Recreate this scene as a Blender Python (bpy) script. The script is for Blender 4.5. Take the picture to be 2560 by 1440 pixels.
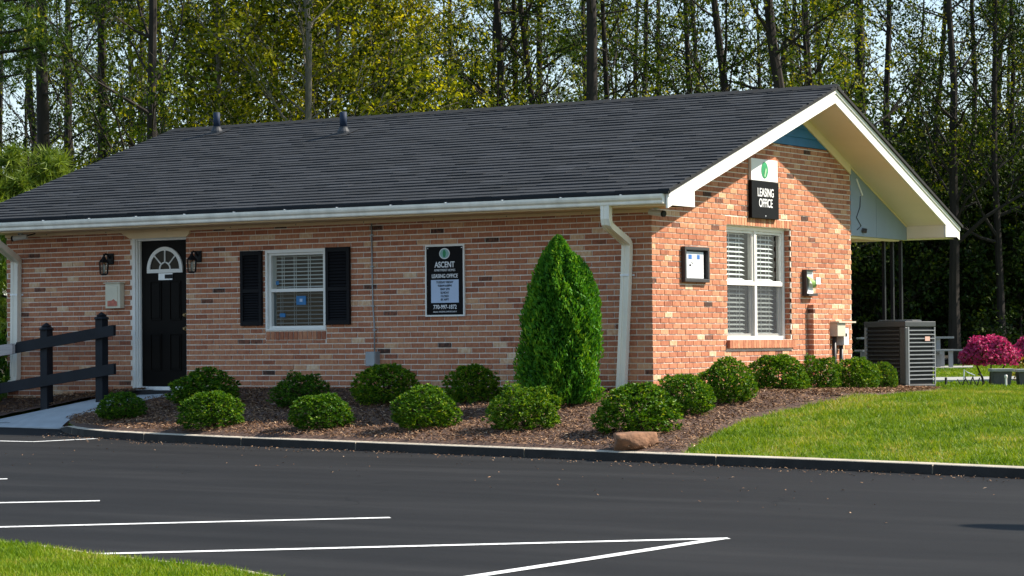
import bpy, bmesh, math, random
import numpy as np
from mathutils import Matrix, Vector

S = bpy.context.scene
COL = S.collection
for o in list(bpy.data.objects):
    bpy.data.objects.remove(o)

# ------------------------------------------------------------------ camera
# origin: outer face of the front wall at the corner with the gable, at door-threshold height
CAM = np.array([14.76525859, -26.6046077, 0.54481724])
RT = np.array([0.84655193, 0.53223214, -0.00887588])
UP = np.array([0.01927335, -0.01398362, 0.99971646])
FW = np.array([-0.53195711, 0.84648296, 0.02209575])
FPX = 6432.54                                   # focal length in pixels of a 2560 px wide frame
cd = bpy.data.cameras.new('camera')
cam = bpy.data.objects.new('camera', cd)
COL.objects.link(cam)
M4 = Matrix(((RT[0], UP[0], -FW[0], CAM[0]), (RT[1], UP[1], -FW[1], CAM[1]), (RT[2], UP[2], -FW[2], CAM[2]), (0, 0, 0, 1)))
cam.matrix_world = M4
cd.sensor_width = 36
cd.sensor_fit = 'HORIZONTAL'
cd.lens = FPX / 2560 * 36
cd.clip_start = 0.5
cd.clip_end = 3000
S.camera = cam
S.render.resolution_x, S.render.resolution_y = 1024, 576

# ------------------------------------------------------------------ sky, sun, exposure
SUN = np.array([0.55, 0.52, 0.65])
SUN /= np.linalg.norm(SUN)
W = bpy.data.worlds.new('World')
S.world = W
W.use_nodes = True
wn = W.node_tree
bg = wn.nodes['Background']
sky = wn.nodes.new('ShaderNodeTexSky')
sky.sky_type = 'NISHITA'
sky.sun_disc = False
sky.sun_elevation = math.asin(SUN[2])
sky.sun_rotation = math.atan2(SUN[0], SUN[1])
sky.air_density = 1.0
sky.dust_density = 0.2
sky.ozone_density = 2.5
gm = wn.nodes.new('ShaderNodeGamma')
gm.inputs[1].default_value = 0.4
hs = wn.nodes.new('ShaderNodeHueSaturation')
hs.inputs['Saturation'].default_value = 1.6
wn.links.new(sky.outputs[0], gm.inputs[0])
wn.links.new(gm.outputs[0], hs.inputs['Color'])
wn.links.new(hs.outputs[0], bg.inputs[0])
bg.inputs[1].default_value = 0.15
sd = bpy.data.lights.new('sun', 'SUN')
sd.energy = 2.75
sd.angle = math.radians(0.53)
sd.color = (1.0, 0.91, 0.77)
sun = bpy.data.objects.new('sun', sd)
COL.objects.link(sun)
sun.rotation_euler = Vector(SUN).to_track_quat('Z', 'Y').to_euler()
sun.location = (20, 10, 30)
S.view_settings.view_transform = 'Standard'
S.view_settings.look = 'None'
S.view_settings.exposure = 1.9
S.view_settings.gamma = 1.0
S.view_settings.use_curve_mapping = False
S.render.engine = 'CYCLES'
S.cycles.max_bounces = 6
S.cycles.diffuse_bounces = 3
S.cycles.glossy_bounces = 2
S.cycles.transmission_bounces = 3
S.cycles.transparent_max_bounces = 6
S.cycles.use_denoising = True

rng = np.random.default_rng(7)
random.seed(7)

# ------------------------------------------------------------------ materials
def nodes_of(name):
    m = bpy.data.materials.new(name)
    m.use_nodes = True
    nt = m.node_tree
    return m, nt, nt.nodes['Principled BSDF'], nt.links

def nn(nt, t, **kw):
    n = nt.nodes.new(t)
    for k, v in kw.items():
        setattr(n, k, v)
    return n

def ramp(nt, stops, interp='LINEAR'):
    r = nt.nodes.new('ShaderNodeValToRGB')
    cr = r.color_ramp
    cr.interpolation = interp
    while len(cr.elements) < len(stops):
        cr.elements.new(0.5)
    for e, (p, c) in zip(cr.elements, stops):
        e.position = p
        e.color = (c[0], c[1], c[2], 1)
    return r

def mat(name, col, rough=0.6, metal=0.0, var=0.15, scale=6.0, bump=0.0, bscale=80.0, spec=0.4, stretch=(1, 1, 1)):
    m, nt, p, L = nodes_of(name)
    tc = nn(nt, 'ShaderNodeTexCoord')
    mp = nn(nt, 'ShaderNodeMapping')
    mp.inputs['Scale'].default_value = stretch
    L.new(tc.outputs['Object'], mp.inputs[0])
    ns = nn(nt, 'ShaderNodeTexNoise')
    ns.inputs['Scale'].default_value = scale
    ns.inputs['Detail'].default_value = 5
    L.new(mp.outputs[0], ns.inputs['Vector'])
    r = ramp(nt, [(0.25, [c * (1 - var) for c in col]), (0.75, [min(1, c * (1 + var)) for c in col])])
    L.new(ns.outputs['Fac'], r.inputs[0])
    L.new(r.outputs[0], p.inputs['Base Color'])
    p.inputs['Roughness'].default_value = rough
    p.inputs['Metallic'].default_value = metal
    p.inputs['Specular IOR Level'].default_value = spec
    if bump:
        n2 = nn(nt, 'ShaderNodeTexNoise')
        n2.inputs['Scale'].default_value = bscale
        n2.inputs['Detail'].default_value = 4
        L.new(mp.outputs[0], n2.inputs['Vector'])
        b = nn(nt, 'ShaderNodeBump')
        b.inputs['Strength'].default_value = bump
        b.inputs['Distance'].default_value = 0.01
        L.new(n2.outputs['Fac'], b.inputs['Height'])
        L.new(b.outputs[0], p.inputs['Normal'])
    return m

def attr_mat(name, stops, rough=0.8, noise=0.25, nscale=40.0, stretch=(1, 1, 1), spec=0.3, bump=0.0):
    """colour picked by the per-face attribute rnd, mottled by noise in world space"""
    m, nt, p, L = nodes_of(name)
    at = nn(nt, 'ShaderNodeAttribute', attribute_name='rnd')
    ge = nn(nt, 'ShaderNodeNewGeometry')
    mp = nn(nt, 'ShaderNodeMapping')
    mp.inputs['Scale'].default_value = stretch
    L.new(ge.outputs['Position'], mp.inputs[0])
    ns = nn(nt, 'ShaderNodeTexNoise')
    ns.inputs['Scale'].default_value = nscale
    ns.inputs['Detail'].default_value = 4
    L.new(mp.outputs[0], ns.inputs['Vector'])
    ma = nn(nt, 'ShaderNodeMath', operation='MULTIPLY_ADD')
    L.new(ns.outputs['Fac'], ma.inputs[0])
    ma.inputs[1].default_value = noise * 2
    sb = nn(nt, 'ShaderNodeMath', operation='SUBTRACT')
    L.new(at.outputs['Fac'], sb.inputs[0])
    sb.inputs[1].default_value = noise
    L.new(sb.outputs[0], ma.inputs[2])
    r = ramp(nt, stops)
    L.new(ma.outputs[0], r.inputs[0])
    L.new(r.outputs[0], p.inputs['Base Color'])
    p.inputs['Roughness'].default_value = rough
    p.inputs['Specular IOR Level'].default_value = spec
    if bump:
        b = nn(nt, 'ShaderNodeBump')
        b.inputs['Strength'].default_value = bump
        b.inputs['Distance'].default_value = 0.006
        L.new(ns.outputs['Fac'], b.inputs['Height'])
        L.new(b.outputs[0], p.inputs['Normal'])
    return m

def leaf_mat(name, stops, trans=0.35, rough=0.5, tint=(1.3, 1.2, 0.4), spec=0.4):
    m, nt, p, L = nodes_of(name)
    at = nn(nt, 'ShaderNodeAttribute', attribute_name='rnd')
    oi = nn(nt, 'ShaderNodeObjectInfo')
    ma = nn(nt, 'ShaderNodeMath', operation='MULTIPLY_ADD')
    L.new(oi.outputs['Random'], ma.inputs[0])
    ma.inputs[1].default_value = 0.24
    sb = nn(nt, 'ShaderNodeMath', operation='SUBTRACT')
    L.new(at.outputs['Fac'], sb.inputs[0])
    sb.inputs[1].default_value = 0.12
    L.new(sb.outputs[0], ma.inputs[2])
    r = ramp(nt, stops)
    L.new(ma.outputs[0], r.inputs[0])
    L.new(r.outputs[0], p.inputs['Base Color'])
    p.inputs['Roughness'].default_value = rough
    p.inputs['Specular IOR Level'].default_value = spec
    tr = nn(nt, 'ShaderNodeBsdfTranslucent')
    mx = nn(nt, 'ShaderNodeMix', data_type='RGBA', blend_type='MULTIPLY')
    mx.inputs[0].default_value = 1
    L.new(r.outputs[0], mx.inputs[6])
    mx.inputs[7].default_value = (tint[0], tint[1], tint[2], 1)
    L.new(mx.outputs[2], tr.inputs[0])
    ms = nn(nt, 'ShaderNodeMixShader')
    ms.inputs[0].default_value = trans
    L.new(p.outputs[0], ms.inputs[1])
    L.new(tr.outputs[0], ms.inputs[2])
    L.new(ms.outputs[0], nt.nodes['Material Output'].inputs[0])
    return m

def glass_mat(name, tint=(0.85, 0.9, 0.9), refl=0.12):
    m, nt, p, L = nodes_of(name)
    tr = nn(nt, 'ShaderNodeBsdfTransparent')
    tr.inputs[0].default_value = (*tint, 1)
    gl = nn(nt, 'ShaderNodeBsdfGlossy')
    gl.inputs['Roughness'].default_value = 0.02
    lw = nn(nt, 'ShaderNodeLayerWeight')
    lw.inputs[0].default_value = 0.5
    pw = nn(nt, 'ShaderNodeMath', operation='POWER')
    pw.inputs[1].default_value = 4.0
    L.new(lw.outputs['Facing'], pw.inputs[0])
    ad = nn(nt, 'ShaderNodeMath', operation='MULTIPLY_ADD')
    ad.inputs[1].default_value = 0.8
    ad.inputs[2].default_value = refl
    L.new(pw.outputs[0], ad.inputs[0])
    ms = nn(nt, 'ShaderNodeMixShader')
    L.new(ad.outputs[0], ms.inputs[0])
    L.new(tr.outputs[0], ms.inputs[1])
    L.new(gl.outputs[0], ms.inputs[2])
    L.new(ms.outputs[0], nt.nodes['Material Output'].inputs[0])
    return m

BRICK_STOPS = [(0.0, (0.055, 0.028, 0.020)), (0.12, (0.18, 0.072, 0.044)), (0.30, (0.32, 0.108, 0.058)), (0.50, (0.43, 0.166, 0.088)),
               (0.66, (0.50, 0.230, 0.124)), (0.82, (0.58, 0.33, 0.185)), (1.0, (0.68, 0.50, 0.34))]
m_brick = attr_mat('brick', BRICK_STOPS, rough=0.85, noise=0.32, nscale=36.0, stretch=(1, 1, 0.45), bump=0.5)
m_mortar = mat('mortar', (0.84, 0.76, 0.67), 0.95, var=0.12, scale=9, bump=0.3, bscale=120)
m_shingle = attr_mat('shingle', [(0.0, (0.006, 0.0075, 0.0095)), (0.35, (0.0135, 0.0158, 0.0195)), (0.7, (0.025, 0.028, 0.034)), (1.0, (0.050, 0.054, 0.062))],
                     rough=0.9, noise=0.10, nscale=60, spec=0.3, bump=0.3)
m_deck = mat('roof_felt', (0.012, 0.012, 0.013), 0.9)
m_white = mat('white_paint', (0.80, 0.77, 0.72), 0.45, var=0.05, scale=3)
m_gutter = mat('gutter_white', (0.84, 0.78, 0.67), 0.4, var=0.16, scale=3.0, stretch=(2.2, 1, 0.25))
m_cream = mat('cream_trim', (0.84, 0.66, 0.42), 0.6, var=0.08, scale=3)
m_soffit = mat('soffit_panel', (0.76, 0.65, 0.50), 0.7, var=0.05, scale=2)
m_panel = mat('grey_panel', (0.25, 0.29, 0.35), 0.7, var=0.08, scale=2)
m_blue = mat('blue_siding', (0.020, 0.15, 0.32), 0.55, var=0.15, scale=5)
m_door = mat('black_door', (0.0055, 0.0042, 0.0035), 0.55, var=0.15, scale=3, spec=0.10)
m_shut = mat('black_shutter', (0.010, 0.010, 0.012), 0.6, var=0.2, scale=4, spec=0.12)
m_black = mat('black_metal', (0.010, 0.010, 0.012), 0.5, var=0.2, spec=0.2)
m_dark = mat('dark_bronze', (0.035, 0.033, 0.034), 0.45, var=0.2)
m_glass = glass_mat('window_glass', refl=0.02)
m_glass2 = glass_mat('lantern_glass', tint=(0.9, 0.9, 0.85), refl=0.1)
m_slat = mat('blind_slat', (0.80, 0.80, 0.78), 0.5, var=0.05)
m_grey = mat('grey_metal', (0.30, 0.32, 0.34), 0.45, metal=0.2, var=0.1)
m_lgrey = mat('light_grey_plastic', (0.62, 0.62, 0.60), 0.5, var=0.06)
m_tan = mat('tan_enamel', (0.50, 0.46, 0.36), 0.5, var=0.06)
m_mail = mat('mailbox_cream', (0.66, 0.60, 0.46), 0.5, var=0.05)
m_red = mat('faded_red', (0.50, 0.15, 0.10), 0.6, var=0.35, scale=18)
m_fence = mat('navy_black_paint', (0.013, 0.015, 0.020), 0.6, spec=0.2, var=0.25, scale=5, bump=0.2)
m_pale = mat('pale_board', (0.42, 0.37, 0.35), 0.8, var=0.18, scale=9, stretch=(0.5, 4, 4))  # lighter board colour for the two end rails
m_conc = mat('concrete_walk', (0.36, 0.38, 0.40), 0.9, var=0.14, scale=5, bump=0.3, bscale=150)
m_kerb = mat('kerb_concrete', (0.42, 0.36, 0.28), 0.9, var=0.25, scale=4, bump=0.4, bscale=90)
m_kerbf = mat('kerb_shaded_sealed_face', (0.024, 0.021, 0.019), 0.9, var=0.4, scale=5, bump=0.4)  # sealer stain on the kerb front, with its shade also in the black
m_paint = mat('line_paint', (0.70, 0.70, 0.69), 0.8, var=0.22, scale=26)
m_rock = mat('rust_sandstone', (0.21, 0.105, 0.056), 0.9, var=0.55, scale=9, bump=1.0, bscale=26)
m_bark = mat('dark_bark', (0.020, 0.015, 0.012), 0.95, var=0.45, scale=5, bump=0.8, bscale=14, stretch=(3, 3, 0.5))
m_bark2 = mat('grey_bark', (0.13, 0.115, 0.095), 0.95, var=0.35, scale=5, bump=0.5, bscale=18, stretch=(3, 3, 0.6))
m_stem = mat('shrub_stem', (0.055, 0.038, 0.022), 0.95, var=0.3)
m_alu = mat('aluminium', (0.70, 0.72, 0.75), 0.35, metal=0.3, var=0.05)
m_signblk = mat('sign_black', (0.006, 0.006, 0.007), 0.5, var=0.1, spec=0.08)
m_signwht = mat('sign_white', (0.80, 0.80, 0.82), 0.5, var=0.02)
m_paper = mat('paper_white', (0.74, 0.76, 0.80), 0.6, var=0.03)
m_ltblue = mat('pale_blue_panel', (0.46, 0.55, 0.72), 0.6, var=0.03)
m_pblue = mat('print_blue', (0.03, 0.14, 0.42), 0.6, var=0.1)
m_stick = mat('sticker_blue', (0.02, 0.16, 0.38), 0.5, var=0.1)
m_leafgr = mat('logo_green', (0.02, 0.26, 0.10), 0.5, var=0.2, scale=12)
m_teal = mat('logo_teal', (0.25, 0.48, 0.44), 0.5, var=0.15, scale=14)
m_brass = mat('brass_plate', (0.32, 0.22, 0.10), 0.4, metal=0.5, var=0.1)
m_broch = mat('leaflet_green', (0.22, 0.36, 0.10), 0.5, var=0.2)
m_ac = mat('condenser_grey', (0.042, 0.046, 0.050), 0.45, var=0.1)
m_acl = mat('condenser_edge_lit_louvre', (0.20, 0.21, 0.225), 0.4, var=0.1)  # paler copy: edges, plus sunlit-side louvres with the light in their colour
m_boot = mat('lead_boot', (0.05, 0.053, 0.06), 0.6, var=0.2, spec=0.2)
m_core = mat('coil_black', (0.006, 0.006, 0.007), 0.7)
m_mat = mat('rubber_mat', (0.012, 0.012, 0.013), 0.85)
m_inside = mat('dim_plaster', (0.06, 0.055, 0.05), 0.9)
m_stone = mat('cast_stone_shaded', (0.085, 0.083, 0.08), 0.9, var=0.2, scale=9, bump=0.4)  # pedestal colour darkened to carry its unlit faces
m_stonet = mat('cast_stone_top', (0.30, 0.295, 0.28), 0.85, var=0.12, scale=9)
m_table = mat('grey_recycled_board', (0.24, 0.245, 0.255), 0.6, var=0.1)
m_screen = mat('insect_screen', (0.07, 0.085, 0.11), 0.8)
m_candle = mat('lamp_tube', (0.75, 0.74, 0.70), 0.4, var=0.02)

m_box_leaf = leaf_mat('boxwood_leaf', [(0.0, (0.014, 0.052, 0.004)), (0.40, (0.052, 0.145, 0.008)), (0.74, (0.16, 0.27, 0.012)), (1.0, (0.36, 0.40, 0.03))], 0.28, 0.5, spec=0.18)
m_arb_leaf = leaf_mat('arborvitae_spray', [(0.0, (0.014, 0.075, 0.007)), (0.45, (0.068, 0.220, 0.014)), (1.0, (0.28, 0.42, 0.02))], 0.28, 0.55, spec=0.12)
m_hard_leaf = leaf_mat('spring_leaf', [(0.0, (0.005, 0.013, 0.002)), (0.4, (0.022, 0.046, 0.004)), (0.72, (0.10, 0.140, 0.008)), (1.0, (0.28, 0.26, 0.016))], 0.40, 0.5, spec=0.12)
m_yel_leaf = leaf_mat('yellow_green_leaf', [(0.0, (0.014, 0.026, 0.003)), (0.35, (0.075, 0.105, 0.006)), (0.70, (0.30, 0.31, 0.012)), (1.0, (0.50, 0.44, 0.03))], 0.48, 0.5, spec=0.12)
m_pine_leaf = leaf_mat('pine_needle', [(0.0, (0.016, 0.042, 0.008)), (0.5, (0.060, 0.115, 0.014)), (1.0, (0.19, 0.25, 0.03))], 0.25, 0.45, spec=0.12)
m_dark_leaf = leaf_mat('deep_shade_leaf', [(0.0, (0.007, 0.017, 0.004)), (0.5, (0.020, 0.044, 0.007)), (1.0, (0.075, 0.10, 0.012))], 0.25, 0.5, spec=0.12)
m_pink = leaf_mat('azalea_flower', [(0.0, (0.20, 0.006, 0.050)), (0.5, (0.42, 0.018, 0.12)), (1.0, (0.62, 0.08, 0.22))], 0.35, 0.6, (1.1, 0.8, 0.9))
m_gold = leaf_mat('gold_leaf', [(0.0, (0.14, 0.12, 0.01)), (0.6, (0.40, 0.27, 0.01)), (1.0, (0.55, 0.42, 0.05))], 0.3, 0.5)
m_blade = leaf_mat('grass_blade', [(0.0, (0.050, 0.105, 0.007)), (0.42, (0.120, 0.210, 0.009)), (0.74, (0.205, 0.275, 0.015)), (0.92, (0.34, 0.31, 0.07)), (1.0, (0.42, 0.36, 0.14))], 0.35, 0.5, spec=0.12)
m_chip = attr_mat('bark_chip', [(0.0, (0.050, 0.026, 0.013)), (0.35, (0.17, 0.088, 0.044)), (0.75, (0.34, 0.20, 0.11)), (1.0, (0.58, 0.44, 0.31))], rough=0.9, noise=0.08)
m_bed = mat('mulch_soil', (0.085, 0.048, 0.034), 0.95, var=0.5, scale=14, bump=0.9, bscale=40)

nt = m_paint.node_tree
nz = nn(nt, 'ShaderNodeTexNoise'); nz.inputs['Scale'].default_value = 55; nz.inputs['Detail'].default_value = 4
gg = nn(nt, 'ShaderNodeNewGeometry'); nt.links.new(gg.outputs['Position'], nz.inputs['Vector'])
rr0 = ramp(nt, [(0.60, (0, 0, 0)), (0.66, (0.8, 0.8, 0.8))])
nt.links.new(nz.outputs['Fac'], rr0.inputs[0])
mxp = nn(nt, 'ShaderNodeMix', data_type='RGBA')
pb = nt.nodes['Principled BSDF']
src = pb.inputs['Base Color'].links[0].from_socket
nt.links.new(rr0.outputs[0], mxp.inputs[0]); nt.links.new(src, mxp.inputs[6]); mxp.inputs[7].default_value = (0.03, 0.03, 0.03, 1)
nt.links.new(mxp.outputs[2], pb.inputs['Base Color'])

# asphalt: sealed black, faint streaks across the driving direction, hairline cracks
m_asph, nt, p, L = nodes_of('sealed_asphalt')
ge = nn(nt, 'ShaderNodeNewGeometry')
mp = nn(nt, 'ShaderNodeMapping')
mp.inputs['Rotation'].default_value = (0, 0, math.radians(-32))
mp.inputs['Scale'].default_value = (0.35, 2.2, 1)
L.new(ge.outputs['Position'], mp.inputs[0])
n1 = nn(nt, 'ShaderNodeTexNoise'); n1.inputs['Scale'].default_value = 0.9; n1.inputs['Detail'].default_value = 6
L.new(mp.outputs[0], n1.inputs['Vector'])
n2 = nn(nt, 'ShaderNodeTexNoise'); n2.inputs['Scale'].default_value = 90; n2.inputs['Detail'].default_value = 2
L.new(ge.outputs['Position'], n2.inputs['Vector'])
mxn = nn(nt, 'ShaderNodeMix'); mxn.inputs[0].default_value = 0.35
L.new(n1.outputs['Fac'], mxn.inputs[2]); L.new(n2.outputs['Fac'], mxn.inputs[3])
r1 = ramp(nt, [(0.34, (0.0085, 0.0082, 0.0085)), (0.50, (0.0125, 0.0120, 0.0123)), (0.68, (0.021, 0.0202, 0.0204))])
L.new(mxn.outputs[0], r1.inputs[0])
vo = nn(nt, 'ShaderNodeTexVoronoi', feature='DISTANCE_TO_EDGE')
vo.inputs['Scale'].default_value = 0.23
n3 = nn(nt, 'ShaderNodeTexNoise'); n3.inputs['Scale'].default_value = 1.2; n3.inputs['Detail'].default_value = 5
L.new(ge.outputs['Position'], n3.inputs['Vector'])
va = nn(nt, 'ShaderNodeVectorMath', operation='MULTIPLY_ADD')
L.new(n3.outputs['Color'], va.inputs[0]); va.inputs[1].default_value = (1.6, 1.6, 0); L.new(ge.outputs['Position'], va.inputs[2])
L.new(va.outputs[0], vo.inputs['Vector'])
r2 = ramp(nt, [(0.0, (1, 1, 1)), (0.0028, (0, 0, 0))])
L.new(vo.outputs['Distance'], r2.inputs[0])
n4 = nn(nt, 'ShaderNodeTexNoise'); n4.inputs['Scale'].default_value = 0.45
L.new(ge.outputs['Position'], n4.inputs['Vector'])
r3 = ramp(nt, [(0.46, (0, 0, 0)), (0.56, (0.85, 0.85, 0.85))])
L.new(n4.outputs['Fac'], r3.inputs[0])
mu = nn(nt, 'ShaderNodeMath', operation='MULTIPLY')
L.new(r2.outputs[0], mu.inputs[0]); L.new(r3.outputs[0], mu.inputs[1])
mxc = nn(nt, 'ShaderNodeMix', data_type='RGBA')
L.new(mu.outputs[0], mxc.inputs[0]); L.new(r1.outputs[0], mxc.inputs[6]); mxc.inputs[7].default_value = (0.003, 0.003, 0.003, 1)
mp5 = nn(nt, 'ShaderNodeMapping')
mp5.inputs['Rotation'].default_value = (0, 0, math.radians(-38))
mp5.inputs['Scale'].default_value = (1.1, 16, 1)
L.new(ge.outputs['Position'], mp5.inputs[0])
n5 = nn(nt, 'ShaderNodeTexNoise'); n5.inputs['Scale'].default_value = 1.4; n5.inputs['Detail'].default_value = 3
L.new(mp5.outputs[0], n5.inputs['Vector'])
r5 = ramp(nt, [(0.70, (0, 0, 0)), (0.80, (0.55, 0.55, 0.55))])
L.new(n5.outputs['Fac'], r5.inputs[0])
mx5 = nn(nt, 'ShaderNodeMix', data_type='RGBA')
L.new(r5.outputs[0], mx5.inputs[0]); L.new(mxc.outputs[2], mx5.inputs[6]); mx5.inputs[7].default_value = (0.075, 0.068, 0.060, 1)
L.new(mx5.outputs[2], p.inputs['Base Color'])
p.inputs['Roughness'].default_value = 0.8
p.inputs['Specular IOR Level'].default_value = 0.12
b = nn(nt, 'ShaderNodeBump'); b.inputs['Strength'].default_value = 0.25; b.inputs['Distance'].default_value = 0.004
L.new(n2.outputs['Fac'], b.inputs['Height']); L.new(b.outputs[0], p.inputs['Normal'])

# lawn soil: green near, leaf litter under the wood
m_lawn, nt, p, L = nodes_of('lawn_soil')
ge = nn(nt, 'ShaderNodeNewGeometry')
n1 = nn(nt, 'ShaderNodeTexNoise'); n1.inputs['Scale'].default_value = 1.3; n1.inputs['Detail'].default_value = 8
L.new(ge.outputs['Position'], n1.inputs['Vector'])
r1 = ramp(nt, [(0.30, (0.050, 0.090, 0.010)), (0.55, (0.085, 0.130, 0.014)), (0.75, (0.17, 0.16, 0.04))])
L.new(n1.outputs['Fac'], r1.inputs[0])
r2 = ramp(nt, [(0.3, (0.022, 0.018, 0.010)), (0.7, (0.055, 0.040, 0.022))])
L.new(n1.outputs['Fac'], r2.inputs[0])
dt = nn(nt, 'ShaderNodeVectorMath', operation='DOT_PRODUCT')
dt.inputs[1].default_value = (FW[0], FW[1], 0)
L.new(ge.outputs['Position'], dt.inputs[0])
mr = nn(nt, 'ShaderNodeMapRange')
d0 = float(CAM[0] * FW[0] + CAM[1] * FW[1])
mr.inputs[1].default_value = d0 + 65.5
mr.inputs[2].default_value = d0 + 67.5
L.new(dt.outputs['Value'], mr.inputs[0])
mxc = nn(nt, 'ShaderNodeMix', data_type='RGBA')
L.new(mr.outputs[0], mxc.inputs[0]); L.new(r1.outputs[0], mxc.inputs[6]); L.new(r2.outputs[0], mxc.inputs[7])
L.new(mxc.outputs[2], p.inputs['Base Color'])
p.inputs['Roughness'].default_value = 0.95
p.inputs['Specular IOR Level'].default_value = 0.1

# ------------------------------------------------------------------ mesh helpers
def link(o, parent=None):
    COL.objects.link(o)
    if parent is not None:
        o.parent = parent
    return o

def tag(o, label=None, cat=None, group=None, kind=None):
    if label: o['label'] = label
    if cat: o['category'] = cat
    if group: o['group'] = group
    if kind: o['kind'] = kind
    return o

def thing(name, label, cat, loc=(0, 0, 0), rz=0.0, group=None):
    o = bpy.data.objects.new(name, None)
    o.empty_display_size = 0.2
    o.location = loc
    o.rotation_euler = (0, 0, rz)
    link(o)
    return tag(o, label, cat, group)

class MB:
    """collects verts and faces, then links them as one mesh object"""
    def __init__(s):
        s.v, s.f, s.mi = [], [], []
    def add(s, vs, fs, mi=0):
        k = len(s.v)
        s.v += [tuple(map(float, v)) for v in vs]
        s.f += [tuple(i + k for i in f) for f in fs]
        s.mi += [mi] * len(fs)
        return s
    def box(s, x0, x1, y0, y1, z0, z1, mi=0):
        return s.add([(x0, y0, z0), (x1, y0, z0), (x1, y1, z0), (x0, y1, z0), (x0, y0, z1), (x1, y0, z1), (x1, y1, z1), (x0, y1, z1)],
                     [(0, 3, 2, 1), (4, 5, 6, 7), (0, 1, 5, 4), (1, 2, 6, 5), (2, 3, 7, 6), (3, 0, 4, 7)], mi)
    def prism(s, poly, axis, a, b, mi=0):
        """extrude a polygon given in the two other axes (cyclic order) along axis from a to b"""
        def P(u, v, t):
            return [(t, u, v), (u, t, v), (u, v, t)][axis]
        n = len(poly)
        vs = [P(u, v, a) for u, v in poly] + [P(u, v, b) for u, v in poly]
        fs = [tuple(range(n)), tuple(range(2 * n - 1, n - 1, -1))] + [(i, (i + 1) % n, n + (i + 1) % n, n + i) for i in range(n)]
        return s.add(vs, fs, mi)
    def tube(s, pts, rad, sides=8, mi=0, cap=True, sq=None):
        pts = np.array(pts, float)
        n = len(pts)
        rad = np.broadcast_to(np.array(rad, float), (n,)) if np.ndim(rad) else np.full(n, float(rad))
        t = np.gradient(pts, axis=0)
        t /= np.linalg.norm(t, axis=1)[:, None] + 1e-9
        ref = np.array([0.0, 0, 1]) if abs(t[0][2]) < 0.9 else np.array([1.0, 0, 0])
        vs = []
        for i in range(n):
            a = np.cross(t[i], ref); a /= np.linalg.norm(a) + 1e-9
            c = np.cross(t[i], a)
            for k in range(sides):
                an = 2 * math.pi * (k + 0.5) / sides
                vs.append(pts[i] + rad[i] * (math.cos(an) * a + math.sin(an) * c))
        fs = []
        for i in range(n - 1):
            for k in range(sides):
                k2 = (k + 1) % sides
                fs.append((i * sides + k, i * sides + k2, (i + 1) * sides + k2, (i + 1) * sides + k))
        if cap:
            fs.append(tuple(range(sides - 1, -1, -1)))
            fs.append(tuple(range((n - 1) * sides, n * sides)))
        return s.add(vs, fs, mi)
    def lathe(s, prof, c=(0, 0, 0), sides=16, mi=0, sx=1.0, sy=1.0):
        vs = []
        for r, z in prof:
            for k in range(sides):
                a = 2 * math.pi * k / sides
                vs.append((c[0] + sx * r * math.cos(a), c[1] + sy * r * math.sin(a), c[2] + z))
        fs = []
        for i in range(len(prof) - 1):
            for k in range(sides):
                k2 = (k + 1) % sides
                fs.append((i * sides + k, i * sides + k2, (i + 1) * sides + k2, (i + 1) * sides + k))
        fs.append(tuple(range(sides - 1, -1, -1)))
        fs.append(tuple(range((len(prof) - 1) * sides, len(prof) * sides)))
        return s.add(vs, fs, mi)
    def mesh(s, name, mats, rnd=None, smooth=False):
        me = bpy.data.meshes.new(name)
        me.from_pydata(s.v, [], s.f)
        for m in (mats if isinstance(mats, (list, tuple)) else [mats]):
            me.materials.append(m)
        if any(s.mi):
            me.polygons.foreach_set('material_index', s.mi)
        if rnd is not None:
            a = me.attributes.new('rnd', 'FLOAT', 'FACE')
            a.data.foreach_set('value', np.asarray(rnd, dtype=np.float32))
        if smooth:
            me.polygons.foreach_set('use_smooth', [True] * len(me.polygons))
        me.update()
        return me
    def build(s, name, mats, parent=None, bevel=0.0, smooth=False, rnd=None, label=None, kind=None, loc=None):
        o = bpy.data.objects.new(name, s.mesh(name, mats, rnd, smooth))
        link(o, parent)
        if bevel:
            md = o.modifiers.new('bevel', 'BEVEL')
            md.width = bevel
            md.segments = 2
            md.limit_method = 'ANGLE'
            md.angle_limit = math.radians(40)
        if label: o['label'] = label
        if kind: o['kind'] = kind
        if loc is not None: o.location = loc
        return o

def poly_mesh(name, V, k, m, rnd=None, normals_smooth=False):
    """V: (n*k,3) array, n separate k-gons -> one mesh, fast"""
    V = np.asarray(V, np.float32)
    nv = len(V)
    n = nv // k
    me = bpy.data.meshes.new(name)
    me.vertices.add(nv)
    me.vertices.foreach_set('co', V.ravel())
    me.loops.add(nv)
    me.loops.foreach_set('vertex_index', np.arange(nv, dtype=np.int32))
    me.polygons.add(n)
    me.polygons.foreach_set('loop_start', np.arange(0, nv, k, dtype=np.int32))
    me.polygons.foreach_set('loop_total', np.full(n, k, dtype=np.int32))
    me.materials.append(m)
    if rnd is not None:
        a = me.attributes.new('rnd', 'FLOAT', 'FACE')
        a.data.foreach_set('value', np.asarray(rnd, np.float32))
    me.update()
    me.validate()
    return me

def obj(name, me, parent=None, loc=None):
    o = bpy.data.objects.new(name, me)
    link(o, parent)
    if loc is not None: o.location = loc
    return o

def unit(a):
    return a / (np.linalg.norm(a, axis=-1, keepdims=True) + 1e-9)

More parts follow.
